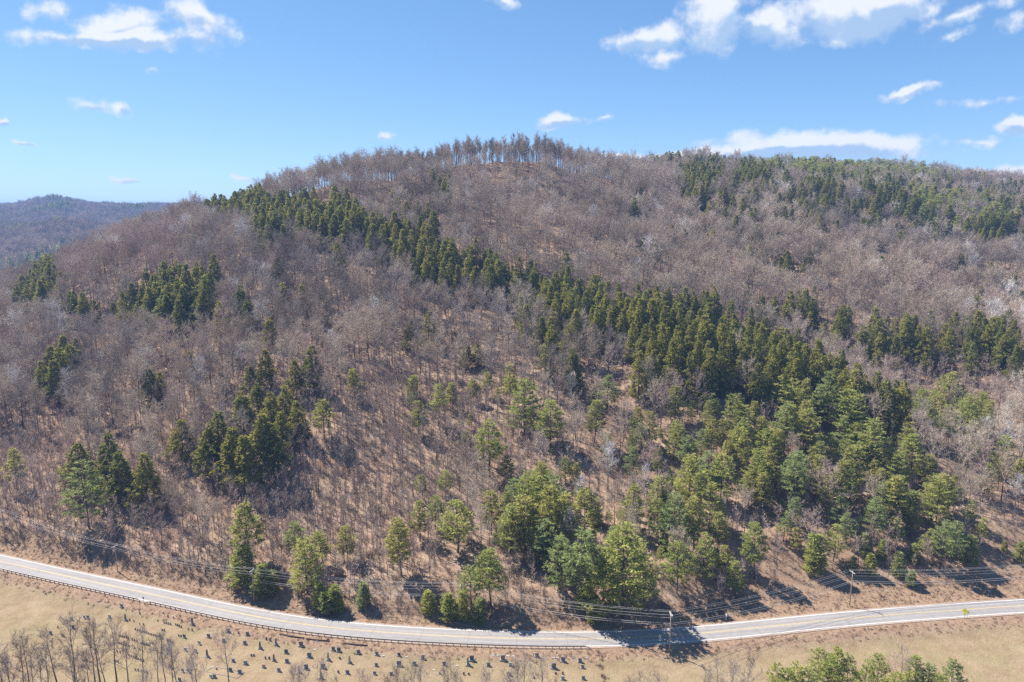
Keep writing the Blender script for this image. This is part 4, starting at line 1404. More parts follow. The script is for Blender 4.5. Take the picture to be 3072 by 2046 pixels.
def mass(name, label, kinds_list, P, rotz, scl, vidx, cat_):
    """one object of kind stuff: vertices carry rotation, scale and which shape"""
    colx = bpy.data.collections.new(name + '_shapes')
    for i, (me_, H0) in enumerate(kinds_list):
        o = bpy.data.objects.new(f'{name}_{i:03d}', me_)
        colx.objects.link(o)
    me_ = bpy.data.meshes.new(name)
    me_.vertices.add(len(P))
    me_.vertices.foreach_set('co', P.astype(np.float32).ravel())
    a = me_.attributes.new('rotv', 'FLOAT_VECTOR', 'POINT')
    rv = np.c_[rng.normal(size=len(P)) * 0.03, rng.normal(size=len(P)) * 0.03, rotz]
    a.data.foreach_set('vector', rv.astype(np.float32).ravel())
    a = me_.attributes.new('sclv', 'FLOAT_VECTOR', 'POINT')
    wv = scl * rng.uniform(0.88, 1.14, len(P))
    a.data.foreach_set('vector', np.c_[wv, wv, scl].astype(np.float32).ravel())
    a = me_.attributes.new('shape', 'INT', 'POINT')
    a.data.foreach_set('value', vidx.astype(np.int32))
    me_.update()
    o = obj(name, me_)
    ng = bpy.data.node_groups.new(name, 'GeometryNodeTree')
    ng.interface.new_socket('Geometry', in_out='INPUT', socket_type='NodeSocketGeometry')
    ng.interface.new_socket('Geometry', in_out='OUTPUT', socket_type='NodeSocketGeometry')
    N = ng.nodes; Lk = ng.links
    gi = N.new('NodeGroupInput'); go = N.new('NodeGroupOutput')
    ci = N.new('GeometryNodeCollectionInfo'); ci.inputs['Collection'].default_value = colx
    ci.inputs['Separate Children'].default_value = True; ci.inputs['Reset Children'].default_value = True
    ip = N.new('GeometryNodeInstanceOnPoints'); ip.inputs['Pick Instance'].default_value = True

    def na(nm, typ):
        x = N.new('GeometryNodeInputNamedAttribute'); x.data_type = typ; x.inputs['Name'].default_value = nm
        return x.outputs['Attribute']
    Lk.new(gi.outputs[0], ip.inputs['Points'])
    Lk.new(ci.outputs[0], ip.inputs['Instance'])
    Lk.new(na('shape', 'INT'), ip.inputs['Instance Index'])
    Lk.new(na('rotv', 'FLOAT_VECTOR'), ip.inputs['Rotation'])
    Lk.new(na('sclv', 'FLOAT_VECTOR'), ip.inputs['Scale'])
    Lk.new(ip.outputs[0], go.inputs[0])
    md = o.modifiers.new('scatter', 'NODES'); md.node_group = ng
    tag(o, label, None, kind='stuff')
    return o


FARK = {'hw': 'hwf', 'hw_dark': 'hwf_dark', 'hw_red': 'hwf_red', 'hw_pale': 'hwf_pale'}


def build_mass(name, label, sel):
    idx = np.nonzero(sel)[0]
    if len(idx) == 0: return
    lst = []; start = {}
    ks = []
    for i in idx:
        k = kind[i]
        if k in FARK and dist[i] > 380: k = FARK[k]
        ks.append(k)
    for k in sorted(set(ks)):
        start[k] = len(lst); lst += FULL[k]
    vi = np.array([start[k] + rng.randint(len(FULL[k])) for k in ks])
    scl = np.array([hgt[i] / FULL[k][0][1] for i, k in zip(idx, ks)])
    mass(name, label, lst, np.c_[X[idx], Y[idx], Z[idx]], rng.uniform(0, 6.28, len(idx)), scl, vi, None)


rest = ~single
build_mass('bare_woods', 'grey-mauve mass of bare hardwoods covering the hill', rest & (fam == 'bare'))
build_mass('sapling_thicket', 'thickets of thin bare saplings on the lower slopes', rest & (fam == 'sap'))
build_mass('hemlock_woods', 'more dark hemlocks deep in the band and far up the hill', rest & (fam == 'hem'))
build_mass('pine_woods', 'more distant pines along the ridge', rest & (fam == 'pine'))

# far hills beyond the side valley
FX, FY = jitter_grid(-2600, 700, 700, 3100, 11.0)
FZ = height(FX, FY)
fpx, fpy = project(FX, FY, FZ + 10)
kp = (fpx > -60) & (fpx < 330) & ~((FX > -900) & (FY < 1180))
FX, FY, FZ = FX[kp], FY[kp], FZ[kp]
v = visible(FX, FY, FZ, 20)
FX, FY, FZ = FX[v], FY[v], FZ[v]
fn = np.zeros(len(FX))
for th, ph, l in ((0.3, 1, 310), (1.9, 2, 240), (2.6, 4, 420), (0.9, 3, 170)):
    fn += np.sin((FX * math.cos(th) + FY * math.sin(th) * 0.5) * 2 * math.pi / l + ph)
fcon = (fn + rng.normal(size=len(FX)) * 0.7) > 1.05
shp = FULL['hwf'] + FULL['hwf_dark'] + FULL['hem'][:3] + FULL['pine'][:2]
vi = np.where(fcon, rng.randint(6, 11, len(FX)), rng.randint(0, 6, len(FX)))
fs = rng.uniform(0.85, 1.25, len(FX))
mass('far_woods', 'blue-hazed woods on the distant hills across the side valley', shp, np.c_[FX, FY, FZ], rng.uniform(0, 6.28, len(FX)), fs, vi, None)
print('far', len(FX), round(time.time() - T0, 1))

# brush on the road bank and woods floor
BX, BY = jitter_grid(-380, 340, 165, 400, 2.0)
bd = road_dist(BX, BY); BZ = height(BX, BY)
b1, b2 = project(BX, BY, BZ); b1 *= DK; b2 *= DK
dens = np.where(bd < 8.5, 0.0, np.where(bd < 26, 0.68, 0.58)) * np.where((b1 > 1770) & (bd < 17), 0.12, 1.0) * np.where(is_open(b1, b2), 0.22, 1)
dens = np.where((b1 < 540) & (bd > 9), np.maximum(dens, 0.6), dens)
kp = (rng.uniform(size=len(BX)) < dens) & (b1 > -200) & (b1 < 2600)
BX, BY, BZ = BX[kp], BY[kp], BZ[kp]
mass('brush', 'brown leafless brush along the road bank and under the trees', FULL['shrub'], np.c_[BX, BY, BZ], rng.uniform(0, 6.28, len(BX)), rng.uniform(0.3, 1.15, len(BX)) ** 1.3, rng.randint(0, 5, len(BX)), None)
print('brush', len(BX), round(time.time() - T0, 1))
#DETAIL#
# ------------------------------------------------------------------ foreground trees whose tops rise into the frame
FG = []
C1 = [(150, 890), (110, 930), (350, 870), (450, 750), (640, 790), (610, 850), (760, 830), (700, 950), (940, 880), (850, 930), (1100, 890), (1060, 940), (1200, 950), (1350, 1010), (1550, 890), (2080, 1110), (2230, 1110), (20, 1080), (60, 1050),
      (250, 1040), (520, 1040), (585, 1050), (1000, 1120), (1300, 1090), (2010, 1150), (1160, 970), (300, 1000), (190, 1010), (480, 1000), (-40, 960), (-120, 900)]
C2 = [(170, 1150), (370, 1130), (330, 1190), (560, 1100), (470, 1130), (740, 1120), (810, 1140), (980, 1150), (1260, 1050), (1220, 1100), (1400, 1090), (1160, 1170), (2040, 1190), (2180, 1160), (1990, 1200)]
C3 = [(450, 1030), (250, 1120), (330, 1100), (1530, 1020), (170, 1170)]
for lst, off in ((C1, 0), (C2, 1024), (C3, 2048)):
    for cx, cyy in lst: FG.append((cx / 2.3 + off, 1500 + cyy / 2.3, 'fg'))
for cx, cyy in [(660, 1130), (730, 1160), (800, 1110), (950, 1030), (1010, 1060), (1090, 1035), (1150, 1070), (1270, 1100), (1370, 1060), (1640, 1085), (1700, 1130), (1880, 1105), (1470, 1185), (1770, 1200), (870, 1150), (1560, 1180)]:
    FG.append((cx / 2.3 + 2048, 1500 + cyy / 2.3, 'pine'))
ords = ['first', 'second', 'third', 'fourth', 'fifth', 'sixth', 'seventh', 'eighth', 'ninth', 'tenth', 'eleventh', 'twelfth', 'thirteenth', 'fourteenth', 'fifteenth', 'sixteenth', 'seventeenth', 'eighteenth', 'nineteenth', 'twentieth']


def ordinal(i):
    if i < 20: return ords[i]
    t = ['', '', 'twenty', 'thirty', 'forty', 'fifty', 'sixty', 'seventy', 'eighty', 'ninety'][(i + 1) // 10]
    u = (i + 1) % 10
    return (t[:-1] + 'ieth') if u == 0 else t + '-' + ords[u - 1]


FG.sort(key=lambda a: a[0])
cnt = {'fg': 0, 'pine': 0}
for fx, fy_, k in FG:
    d = ray(fx / FK, fy_ / FK)
    ratio = -d[2] / d[1]
    want = rng.uniform(15.5, 18.5) if k == 'fg' else rng.uniform(11, 14)
    D = min((CAM_Z + 1.5 - want) / ratio, 161.0 + rng.uniform(-2, 1.0))
    x_ = d[0] / d[1] * D
    zg = h1(x_, D)
    hh = CAM_Z - ratio * D - zg
    if hh < 3: continue
    i = cnt[k]; cnt[k] += 1
    if k == 'fg':
        lb = f'bare foreground tree rising past the bottom of the frame, {ordinal(i)} from the left'
        place_tree('fg', x_, D, zg, hh, lb, 'bare trees along the bottom of the picture', 'bare_tree', 'tree')
    else:
        lb = f'green pine top in the clump at the bottom right, {ordinal(i)} from the left'
        place_tree('pine' if hh > 10 else 'pine_young', x_, D, zg, hh, lb, 'pines at the bottom right of the picture', 'pine_tree', 'tree')


# ------------------------------------------------------------------ guardrails
def near_index(fx, fy_):
    x_, y_, _ = hits(fx / FK, fy_ / FK)
    return int(np.argmin((RL[:, 0] - x_[0]) ** 2 + (RL[:, 1] - y_[0]) ** 2))


ia = near_index(410, 1800); ib = near_index(447, 1810); ic = near_index(1752, 1943)
post_mb = MB()
post_mb.box((0, 0, 0.22), (0.075, 0.09, 0.56))
post_mb.box((0, 0.12, 0.52), (0.06, 0.05, 0.13))
POST = post_mb.mesh('guardrail_post', [M['rail']])


def guardrail(i0, i1, label, end_left, end_right):
    dd = -(ROAD_HW + 0.95)
    root = bpy.data.objects.new('guardrail', None); COL.objects.link(root)
    root.location = (RL[i0, 0], RL[i0, 1], 0)
    tag(root, label, 'guardrail', 'steel guardrails along the road')
    prof = [(0.00, 0.44), (0.055, 0.49), (0.055, 0.54), (0.0, 0.58), (0.0, 0.62), (0.055, 0.66), (0.055, 0.71), (0.0, 0.76), (-0.012, 0.76), (0.040, 0.70), (0.040, 0.67), (-0.012, 0.62), (-0.012, 0.58), (0.040, 0.53), (0.040, 0.50), (-0.012, 0.44)]
    idx = list(range(i0, i1 + 1))
    V = []; F = []
    n = len(prof)
    for i in idx:
        for (o_, zz_) in prof:
            V.append((RL[i, 0] + RN[i, 0] * (dd + 0.19 + o_) - RL[i0, 0], RL[i, 1] + RN[i, 1] * (dd + 0.19 + o_) - RL[i0, 1], zz_))
    for a in range(len(idx) - 1):
        for b in range(n):
            F.append((a * n + b, a * n + (b + 1) % n, (a + 1) * n + (b + 1) % n, (a + 1) * n + b))
    F.append(tuple(range(n))); F.append(tuple((len(idx) - 1) * n + k for k in range(n))[::-1])
    obj('rail', mesh_from('guardrail_rail', V, F, [M['rail']]), root)
    arc = 0.0
    sp = ss[i0:i1 + 1]
    for sv in np.arange(sp[0] + 0.3, sp[-1], 2.0):
        x_ = np.interp(sv, ss, RL[:, 0]); y_ = np.interp(sv, ss, RL[:, 1])
        nx = np.interp(sv, ss, RN[:, 0]); ny = np.interp(sv, ss, RN[:, 1])
        p = obj('post', POST, root, (x_ + nx * dd - RL[i0, 0], y_ + ny * dd - RL[i0, 1], 0), (0, 0, math.atan2(ny, nx) - math.pi / 2))
    for use, i, sgn in ((end_left, i0, -1), (end_right, i1, 1)):
        if not use: continue
        mb = MB()
        b = np.array([RL[i, 0] + RN[i, 0] * (dd + 0.2) - RL[i0, 0], RL[i, 1] + RN[i, 1] * (dd + 0.2) - RL[i0, 1]])
        t = RT[i] * sgn; nn = -RN[i]
        P = [(b[0], b[1], 0.6), (b[0] + t[0] * 0.9 + nn[0] * 0.25, b[1] + t[1] * 0.9 + nn[1] * 0.25, 0.45), (b[0] + t[0] * 1.7 + nn[0] * 0.8, b[1] + t[1] * 1.7 + nn[1] * 0.8, -0.1)]
        mb.tube(P, [0.13, 0.12, 0.11], 6)
        obj('end_terminal', mb.mesh('end_terminal', [M['rail']]), root)
    return root


i_left = int(np.argmin(np.abs(RL[:, 0] - (rp[0][0] - 30))))
guardrail(i_left, ia, 'dark weathered guardrail along the road at left, ending at the cemetery entrance', False, True)
guardrail(ib, ic, 'long dark weathered guardrail between the road and the cemetery', True, True)


# ------------------------------------------------------------------ utility poles and wires
PB = [(353, 1715, 1636), (763, 1806, 1709), (1385, 1824, 1752), (2008, 1955, 1838), (2549, 1817, 1713)]
PX = []
for fx, fb, ft in PB:
    x_, y_, z_ = hits(fx / FK, fb / FK)
    yu_ = (341 - ft / FK) / FPX
    h_ = CAM_Z + y_[0] * (-SP + CP * yu_) / (CP + SP * yu_) - z_[0]
    PX.append([x_[0], y_[0], z_[0], h_])
a0 = np.array(PX[0]); a1 = np.array(PX[1])
v0 = np.array([a0[0] - a1[0], a0[1] - a1[1]]); v0 /= np.linalg.norm(v0)
x_, y_ = a0[0] + v0[0] * 58, a0[1] + v0[1] * 58 + 3
PX = [[x_, y_, h1(x_, y_), 11.5]] + PX
a0 = np.array(PX[-1])
x_, y_ = a0[0] + 88, a0[1] + 10
PX = PX + [[x_, y_, h1(x_, y_), 11.5]]
PLAB = ['utility pole in the brush beyond the left edge of the view', 'weathered utility pole half hidden in brush on the left road bank', 'utility pole on the bank beside the dark conifers, its shadow on the road', 'utility pole rising in front of the bright green bank pine',
        'utility pole on the field side of the road, with a double crossarm and guy wires', 'utility pole standing alone on the open grassy bank', 'utility pole beyond the right edge of the view']
ARMS = []
for k, (x_, y_, z_, h_) in enumerate(PX):
    p0 = np.array(PX[max(k - 1, 0)][:2]); p1 = np.array(PX[min(k + 1, len(PX) - 1)][:2])
    t = p1 - p0; t /= np.linalg.norm(t)
    an = math.atan2(t[1], t[0]) + math.pi / 2          # along the crossarm
    root = bpy.data.objects.new('utility_pole', None); COL.objects.link(root)
    root.location = (x_, y_, z_)
    tag(root, PLAB[k], 'utility pole', 'utility poles along the road')
    mb = MB(); mb.tube([(0, 0, -0.8), (0, 0, h_ * 0.5), (0, 0, h_)], [0.17, 0.15, 0.115], 10)
    obj('pole', mb.mesh('pole', [M['pole']], True), root)
    za = h_ - 0.35
    ca, sa = math.cos(an), math.sin(an)
    offs = (-0.17, 0.17) if k == 4 else (0.17,)
    for o_ in offs:
        mb = MB(); mb.box((-sa * o_, ca * o_, za), (1.25, 0.055, 0.065), an)
        obj('crossarm', mb.mesh('crossarm', [M['arm']]), root)
        for e in (-1, 1):
            mb = MB(); mb.tube([(ca * e * 0.75 - sa * o_ * 1.4, sa * e * 0.75 + ca * o_ * 1.4, za - 0.05), (-sa * o_ * .8, ca * o_ * .8, za - 0.7)], 0.022, 4)
            obj('brace', mb.mesh('brace', [M['metal']]), root)
    for e in (-1.15, 0.0, 1.15):
        mb = MB()
        zi = za + 0.07 if e else h_
        ox, oy = (ca * e - sa * 0.17, sa * e + ca * 0.17) if e else (0, 0)
        mb.tube([(ox, oy, zi), (ox, oy, zi + 0.10), (ox, oy, zi + 0.12), (ox, oy, zi + 0.20), (ox, oy, zi + 0.24)], [0.03, 0.03, 0.075, 0.06, 0.03], 8)
        obj('insulator', mb.mesh('insulator', [M['insul']], True), root)
    if k in (2, 4):
        mb = MB(); mb.tube([(0.34 * -sa, -0.34 * -ca * -1, h_ - 2.2), (0.34 * -sa, 0.34 * ca, h_ - 1.35)], 0.24, 10)
        obj('transformer', mb.mesh('transformer', [M['metal']], True), root) if k == 2 else None
    ARMS.append((np.array([x_, y_, z_]), h_, np.array([ca, sa, 0.0])))


def wire(label, off, drop, r=0.025, k0=0, k1=None, sag=0.022):
    k1 = len(ARMS) if k1 is None else k1
    P = []
    for k in range(k0, k1):
        b, h_, u_ = ARMS[k]
        zt = h_ - 0.35 + 0.31 if off else h_ + 0.24
        if drop: zt = h_ - drop
        p = b + u_ * (off if off else (0.17 if drop else 0)) + np.array([0, 0, zt])
        if P:
            q = P[-1]
            L = np.linalg.norm(p - q)
            for i in range(1, 12):
                f = i / 12
                P.append(q + (p - q) * f - np.array([0, 0, 4 * sag * L * f * (1 - f)]))
        P.append(p)
    mb = MB(); mb.tube(P, r, 4)
    o = obj('overhead_wire', mb.mesh('overhead_wire', [M['wire']]))
    tag(o, label, 'wire', 'overhead wires along the road')


wire('top overhead wire on the pole-top pins', 0.0, 0)
wire('overhead wire on the hill-side crossarm ends', 1.15, 0)
wire('overhead wire on the road-side crossarm ends', -1.15, 0)
wire('single neutral wire strung just below the crossarms', 0.0, 1.7)
wire('upper of two thick cables strung low between the right-hand poles', 0.0, 3.4, 0.035, 2, None, 0.026)
wire('lower of two thick cables strung low between the right-hand poles', 0.0, 3.9, 0.035, 2, None, 0.028)
b, h_, u_ = ARMS[4]
for (fx, fy_, dz_, lb) in ((2058, 1932, 0.9, 'long guy wire from the top of the field-side pole'), (2040, 1932, 3.6, 'short guy wire from the field-side pole, left of the longer one')):
    x_, y_, z_ = hits(fx / FK, fy_ / FK)
    # anchor on the verge, hill side of the far edge line is road: keep it in the field
    mb = MB(); mb.tube([b + np.array([0, 0, h_ - dz_]), np.array([x_[0], y_[0] - 0.5, z_[0] - 0.1])], 0.022, 4)
    tag(obj('guy_wire', mb.mesh('guy_wire', [M['wire']])), lb, 'wire', 'guy wires of the field-side pole')


# ------------------------------------------------------------------ signs and marker posts
def ground_at(fx, fy_):
    x_, y_, z_ = hits(fx / FK, fy_ / FK)
    return np.array([x_[0], y_[0], z_[0]])


def post_part(root, x_, y_, h_, r=0.045, mat='metal'):
    mb = MB(); mb.tube([(x_, y_, -0.4), (x_, y_, h_)], r, 6)
    return obj('post', mb.mesh('sign_post', [M[mat]]), root)


def sign(name, loc, label, cat_='sign'):
    r = bpy.data.objects.new(name, None); COL.objects.link(r); r.location = loc
    tag(r, label, cat_)
    return r


def plate(pts2, th, yaw, c, mats, name, root):
    """flat plate of outline pts2 (u, z), thickness th, facing yaw"""
    n = len(pts2)
    ca, sa = math.cos(yaw), math.sin(yaw)
    V = []
    for k in (-1, 1):
        for (u_, z_) in pts2:
            V.append((c[0] + u_ * -sa + k * th * ca, c[1] + u_ * ca + k * th * sa, c[2] + z_))
    F = [tuple(range(n))[::-1], tuple(range(n, 2 * n))] + [(i, (i + 1) % n, n + (i + 1) % n, n + i) for i in range(n)]
    return obj(name, mesh_from(name, V, F, mats, [0, 1] + [0] * n), root)


r = sign('road_sign', ground_at(432, 1813), 'small grey-backed road sign at the gap between the guardrails')
post_part(r, 0, 0, 2.6)
plate([(-.38, -.38), (.38, -.38), (.38, .38), (-.38, .38)], 0.012, -math.pi / 2 - 0.5, (0, -0.07, 2.3), [M['sign_back'], M['sign_back']], 'panel', r)
r = sign('road_sign', ground_at(2893, 1857), 'bright yellow diamond warning sign beside the road at right')
post_part(r, 0, 0, 3.3)
D_ = 0.86
plate([(0, -D_), (D_, 0), (0, D_), (-D_, 0)], 0.012, math.pi + 0.85, (-0.06, -0.04, 2.75), [M['sign_yellow'], M['sign_yellow']], 'diamond_panel', r)
plate([(-.36, -.3), (.36, -.3), (.36, .3), (-.36, .3)], 0.012, math.pi + 0.85, (-0.07, -0.05, 1.75), [M['sign_yellow'], M['sign_yellow']], 'plaque', r)
r = sign('road_sign', ground_at(2901, 1856), 'thin sign post seen edge-on just behind the yellow sign')
post_part(r, 0, 0, 2.5, 0.04)
plate([(-.4, -.3), (.4, -.3), (.4, .3), (-.4, .3)], 0.012, 0.35, (0.06, 0, 2.2), [M['sign_back'], M['sign_back']], 'panel', r)
r = sign('road_sign', ground_at(2178, 1864), 'pale grey sign on a thin post at the edge of the shaded bank')
post_part(r, 0, 0, 2.5, 0.05, 'sign_white')
plate([(-.3, -.4), (.3, -.4), (.3, .4), (-.3, .4)], 0.012, math.pi + 0.6, (-0.06, -0.03, 2.2), [M['sign_white'], M['sign_white']], 'panel', r)
r = sign('marker_post', ground_at(2264, 1802), 'short dark marker post with a white cap on the open bank', 'post')
post_part(r, 0, 0, 1.5, 0.10, 'stone_dark')
mb = MB(); mb.tube([(0, 0, 1.5), (0, 0, 1.85)], 0.12, 8)
obj('cap', mb.mesh('post_cap', [M['sign_white']]), r)
for fx, fy_, lb in ((1467, 1904, 'thin dark delineator post on the hill-side road edge'), (2222, 1920, 'thin delineator post on the field-side road edge')):
    g_ = ground_at(fx, fy_)
    r = sign('delineator_post', g_, lb, 'post')
    post_part(r, 0, 0, 1.3, 0.04, 'stone_dark')
    mb = MB(); mb.box((0, 0, 1.2), (0.06, 0.02, 0.12)); obj('reflector', mb.mesh('reflector', [M['sign_white']]), r)


# ------------------------------------------------------------------ cemetery
def slab(w, t, h, arch, z0=0.0, m=0):
    """upright slab with a rounded or flat top"""
    n = 6
    prof = [(-w / 2, z0), (w / 2, z0)]
    for i in range(n + 1):
        a = math.pi * i / n
        prof.append((w / 2 * math.cos(a), z0 + h - arch + arch * math.sin(a)))
    N = len(prof)
    V = [(u_, -t / 2, z_) for u_, z_ in prof] + [(u_, t / 2, z_) for u_, z_ in prof]
    F = [tuple(range(N)), tuple(range(N, 2 * N))[::-1]] + [((i + 1) % N, i, N + i, N + (i + 1) % N) for i in range(N)]
    mb = MB(); mb.add(V, F, m)
    return mb


def boxmesh(name, c, h, mat, taper=1.0):
    mb = MB(); mb.box(c, h, 0, 0, taper); return mb.mesh(name, [M[mat]])


G = {}
for mt in ('stone_grey', 'stone_dark', 'stone_brown', 'stone_pale', 'stone_pink'):
    G['t', mt] = slab(0.52, 0.10, 0.98, 0.16, -0.15).mesh('tablet', [M[mt]])
    G['die', mt] = slab(0.92, 0.26, 0.92, 0.10, 0.27).mesh('die', [M[mt]])
    G['bigdie', mt] = slab(1.15, 0.36, 1.25, 0.14, 0.32).mesh('die', [M[mt]])
    G['shaft', mt] = None
    mb = MB(); mb.box((0, 0, 1.25), (0.24, 0.24, 0.75), 0, 0, 0.68)
    mb.add([(-.163, -.163, 2.0), (.163, -.163, 2.0), (.163, .163, 2.0), (-.163, .163, 2.0), (0, 0, 2.28)], [(0, 1, 4), (1, 2, 4), (2, 3, 4), (3, 0, 4)])
    G['shaft', mt] = mb.mesh('shaft', [M[mt]])
G['base'] = boxmesh('stone_base', (0, 0, 0.05), (0.60, 0.30, 0.215), 'stone_pale')
G['bigbase'] = boxmesh('stone_base', (0, 0, 0.07), (0.78, 0.40, 0.245), 'stone_pale')
mb = MB(); mb.box((0, 0, 0.05), (0.45, 0.45, 0.2)); mb.box((0, 0, 0.375), (0.34, 0.34, 0.128))
G['obase'] = mb.mesh('stone_base', [M['stone_pale']])
G['flat'] = boxmesh('flat_marker', (0, 0, 0.0), (0.42, 0.24, 0.10), 'stone_pale')

ST = []
def S(off, lst, typ, mt=None):
    for a in lst: ST.append((a[0] / 2.3 + off, 1500 + (a[1] + 12) / 2.3, typ, mt or (a[2] if len(a) > 2 else None)))
def R_(off, p0, p1, n, typ, mt=None):
    S(off, [(p0[0] + (p1[0] - p0[0]) * i / max(1, n - 1), p0[1] + (p1[1] - p0[1]) * i / max(1, n - 1)) for i in range(n)], typ, mt)


S(0, [(840, 728), (497, 818), (582, 806), (606, 806), (757, 802), (505, 875), (350, 915), (432, 930, 'stone_pink'), (1272, 940), (1375, 985), (1440, 937), (1575, 900), (1708, 920), (1350, 1040), (1280, 1030), (1545, 965), (1690, 983), (1975, 1045), (1980, 1110),
      (1610, 1105), (1695, 1122), (1820, 1145, 'stone_pink'), (1925, 1172), (2300, 1025), (2338, 1032), (1480, 1215), (1455, 1215), (1240, 1240), (1180, 1150), (1260, 1175), (1300, 1178), (1590, 1170), (1655, 1185)], 'L')
S(0, [(2078, 995), (2135, 1073), (2112, 1155, 'stone_dark'), (2230, 1150)], 'B')
S(0, [(866, 818), (1327, 845), (1430, 1070), (1795, 1012), (1905, 987), (1890, 1097), (2265, 1092), (2065, 1177), (2215, 1217)], 'O')
S(0, [(895, 822), (924, 828), (966, 775), (990, 850), (965, 850), (1130, 775), (1160, 797), (1090, 827), (1256, 826), (1198, 805), (1300, 884), (1327, 890), (1122, 892), (1136, 894), (930, 1015), (965, 1025), (985, 1035), (1235, 930), (1250, 932), (810, 1040), (830, 1045),
      (800, 1105), (815, 1108), (575, 1100), (600, 1105), (565, 1140), (585, 1145), (610, 1150), (1647, 910), (1735, 1065), (1752, 1065), (1838, 950), (1865, 960), (1832, 1085), (1858, 1086), (2345, 1085), (2335, 1180), (1495, 1158), (400, 872), (598, 885)], 't')
R_(0, (1133, 838), (1178, 850), 4, 't'); R_(0, (1212, 852), (1252, 870), 4, 't')
R_(0, (935, 886), (1120, 945), 13, 't'); R_(0, (1155, 962), (1190, 975), 4, 't'); R_(0, (830, 930), (885, 945), 5, 't'); R_(0, (912, 958), (945, 968), 3, 't')
R_(0, (975, 980), (1035, 998), 6, 't'); R_(0, (820, 980), (890, 1000), 5, 't'); R_(0, (890, 1065), (990, 1103), 7, 't'); R_(0, (1130, 1025), (1170, 1035), 3, 't'); R_(0, (935, 1165), (1015, 1180), 5, 't')
S(0, [(2170, 1020), (1465, 1140), (2190, 960)], 'F')
S(1024, [(118, 1046), (245, 1057), (398, 1064, 'stone_dark'), (562, 1083), (242, 1135), (505, 1127), (43, 1188), (230, 1193), (345, 1197), (710, 1128), (1015, 1133), (1166, 1132), (1350, 1070), (1647, 1106), (1665, 1148), (1528, 1228), (1670, 1227), (1160, 1200)], 'L')
S(1024, [(398, 1132), (900, 1095, 'stone_dark'), (1115, 1092), (1530, 1102), (1465, 1150, 'stone_dark')], 'B')
S(1024, [(57, 1112), (873, 1127)], 'O')
S(1024, [(1480, 1190), (1528, 1192), (1330, 1220), (680, 1190), (845, 1193), (880, 1195)], 't')
S(1024, [(1048, 1060), (1075, 1060), (1148, 1064), (1190, 1065), (1465, 1076), (1490, 1077), (1595, 1076), (1690, 1078), (450, 1072), (290, 1062), (800, 1130), (640, 1160)], 'F')
sa_ = np.array([(a[0], a[1]) for a in ST])
GX, GY, GZ = hits(sa_[:, 0] / FK, sa_[:, 1] / FK)
gdist = -road_dist(GX, GY)
order = np.argsort(GX)
cnt = {}
TYPE = {'L': 'upright headstone', 'B': 'large broad monument', 'O': 'tall tapered obelisk', 't': 'thin tablet headstone', 'F': 'low flat pale marker'}
ROWS = [(17, 'cemetery row nearest the road'), (25, 'second row from the road'), (33, 'third row from the road'), (99, 'rows furthest from the road')]
COLN = {'stone_grey': 'grey', 'stone_dark': 'dark', 'stone_brown': 'brown', 'stone_pale': 'pale', 'stone_pink': 'pinkish'}
for i in order:
    typ, mt = ST[i][2], ST[i][3]
    if mt is None:
        mt = {'L': ['stone_grey', 'stone_grey', 'stone_grey', 'stone_dark', 'stone_pale'], 'B': ['stone_grey'], 'O': ['stone_grey', 'stone_pale', 'stone_grey'], 't': ['stone_brown', 'stone_grey', 'stone_brown', 'stone_dark', 'stone_pale'], 'F': ['stone_pale']}[typ][rng.randint(5) % {'L': 5, 'B': 1, 'O': 3, 't': 5, 'F': 1}[typ]]
    row = next(w for lim, w in ROWS if gdist[i] < lim)
    side_ = 'left part' if ST[i][0] < 620 else 'right part'
    key = (typ, mt if typ not in ('F',) else '', row, side_)
    k = cnt.get(key, 0); cnt[key] = k + 1
    lb = f'{COLN[mt] + " " if typ != "F" else ""}{TYPE[typ]}, {ordinal(k)} from left in {row}, {side_}'
    rot = -0.42 if ST[i][0] < 640 else -0.1
    rot += rng.normal() * 0.06
    if typ in ('t', 'F'):
        o = obj('headstone' if typ == 't' else 'grave_marker', G['t', mt] if typ == 't' else G['flat'], None, (GX[i], GY[i], GZ[i] - 0.02), (rng.normal() * 0.04, rng.normal() * 0.03, rot), (1, 1, rng.uniform(0.8, 1.15)))
        tag(o, lb, 'headstone', 'headstones in the cemetery')
    else:
        s_ = rng.uniform(0.9, 1.1)
        r = bpy.data.objects.new('headstone' if typ != 'O' else 'obelisk', None); COL.objects.link(r)
        r.location = (GX[i], GY[i], GZ[i] - 0.03); r.rotation_euler = (0, 0, rot); r.scale = (s_, s_, s_)
        tag(r, lb, 'headstone', 'headstones in the cemetery')
        if typ == 'O':
            obj('base', G['obase'], r); obj('shaft', G['shaft', mt], r)
        elif typ == 'B':
            obj('base', G['bigbase'], r); obj('die', G['bigdie', mt], r)
        else:
            obj('base', G['base'], r); obj('die', G['die', mt], r)

# kerbed family plot
cor = [ground_at(1420 / 2.3, 1500 + 1185 / 2.3), ground_at(1470 / 2.3, 1500 + 1150 / 2.3), ground_at(1690 / 2.3, 1500 + 1190 / 2.3), ground_at(1640 / 2.3, 1500 + 1230 / 2.3)]
r = bpy.data.objects.new('grave_plot_border', None); COL.objects.link(r); r.location = cor[0]
tag(r, 'low stone border round a family plot in the cemetery', 'border')
for i in range(4):
    a_, b_ = cor[i] - cor[0], cor[(i + 1) % 4] - cor[0]
    m_ = (a_ + b_) / 2; L = np.linalg.norm((b_ - a_)[:2])
    mb = MB(); mb.box((m_[0], m_[1], m_[2] + 0.02), (L / 2 - 0.08, 0.07, 0.09), math.atan2(b_[1] - a_[1], b_[0] - a_[0]))
    obj('kerb_stone', mb.mesh('kerb_stone', [M['concrete']]), r)
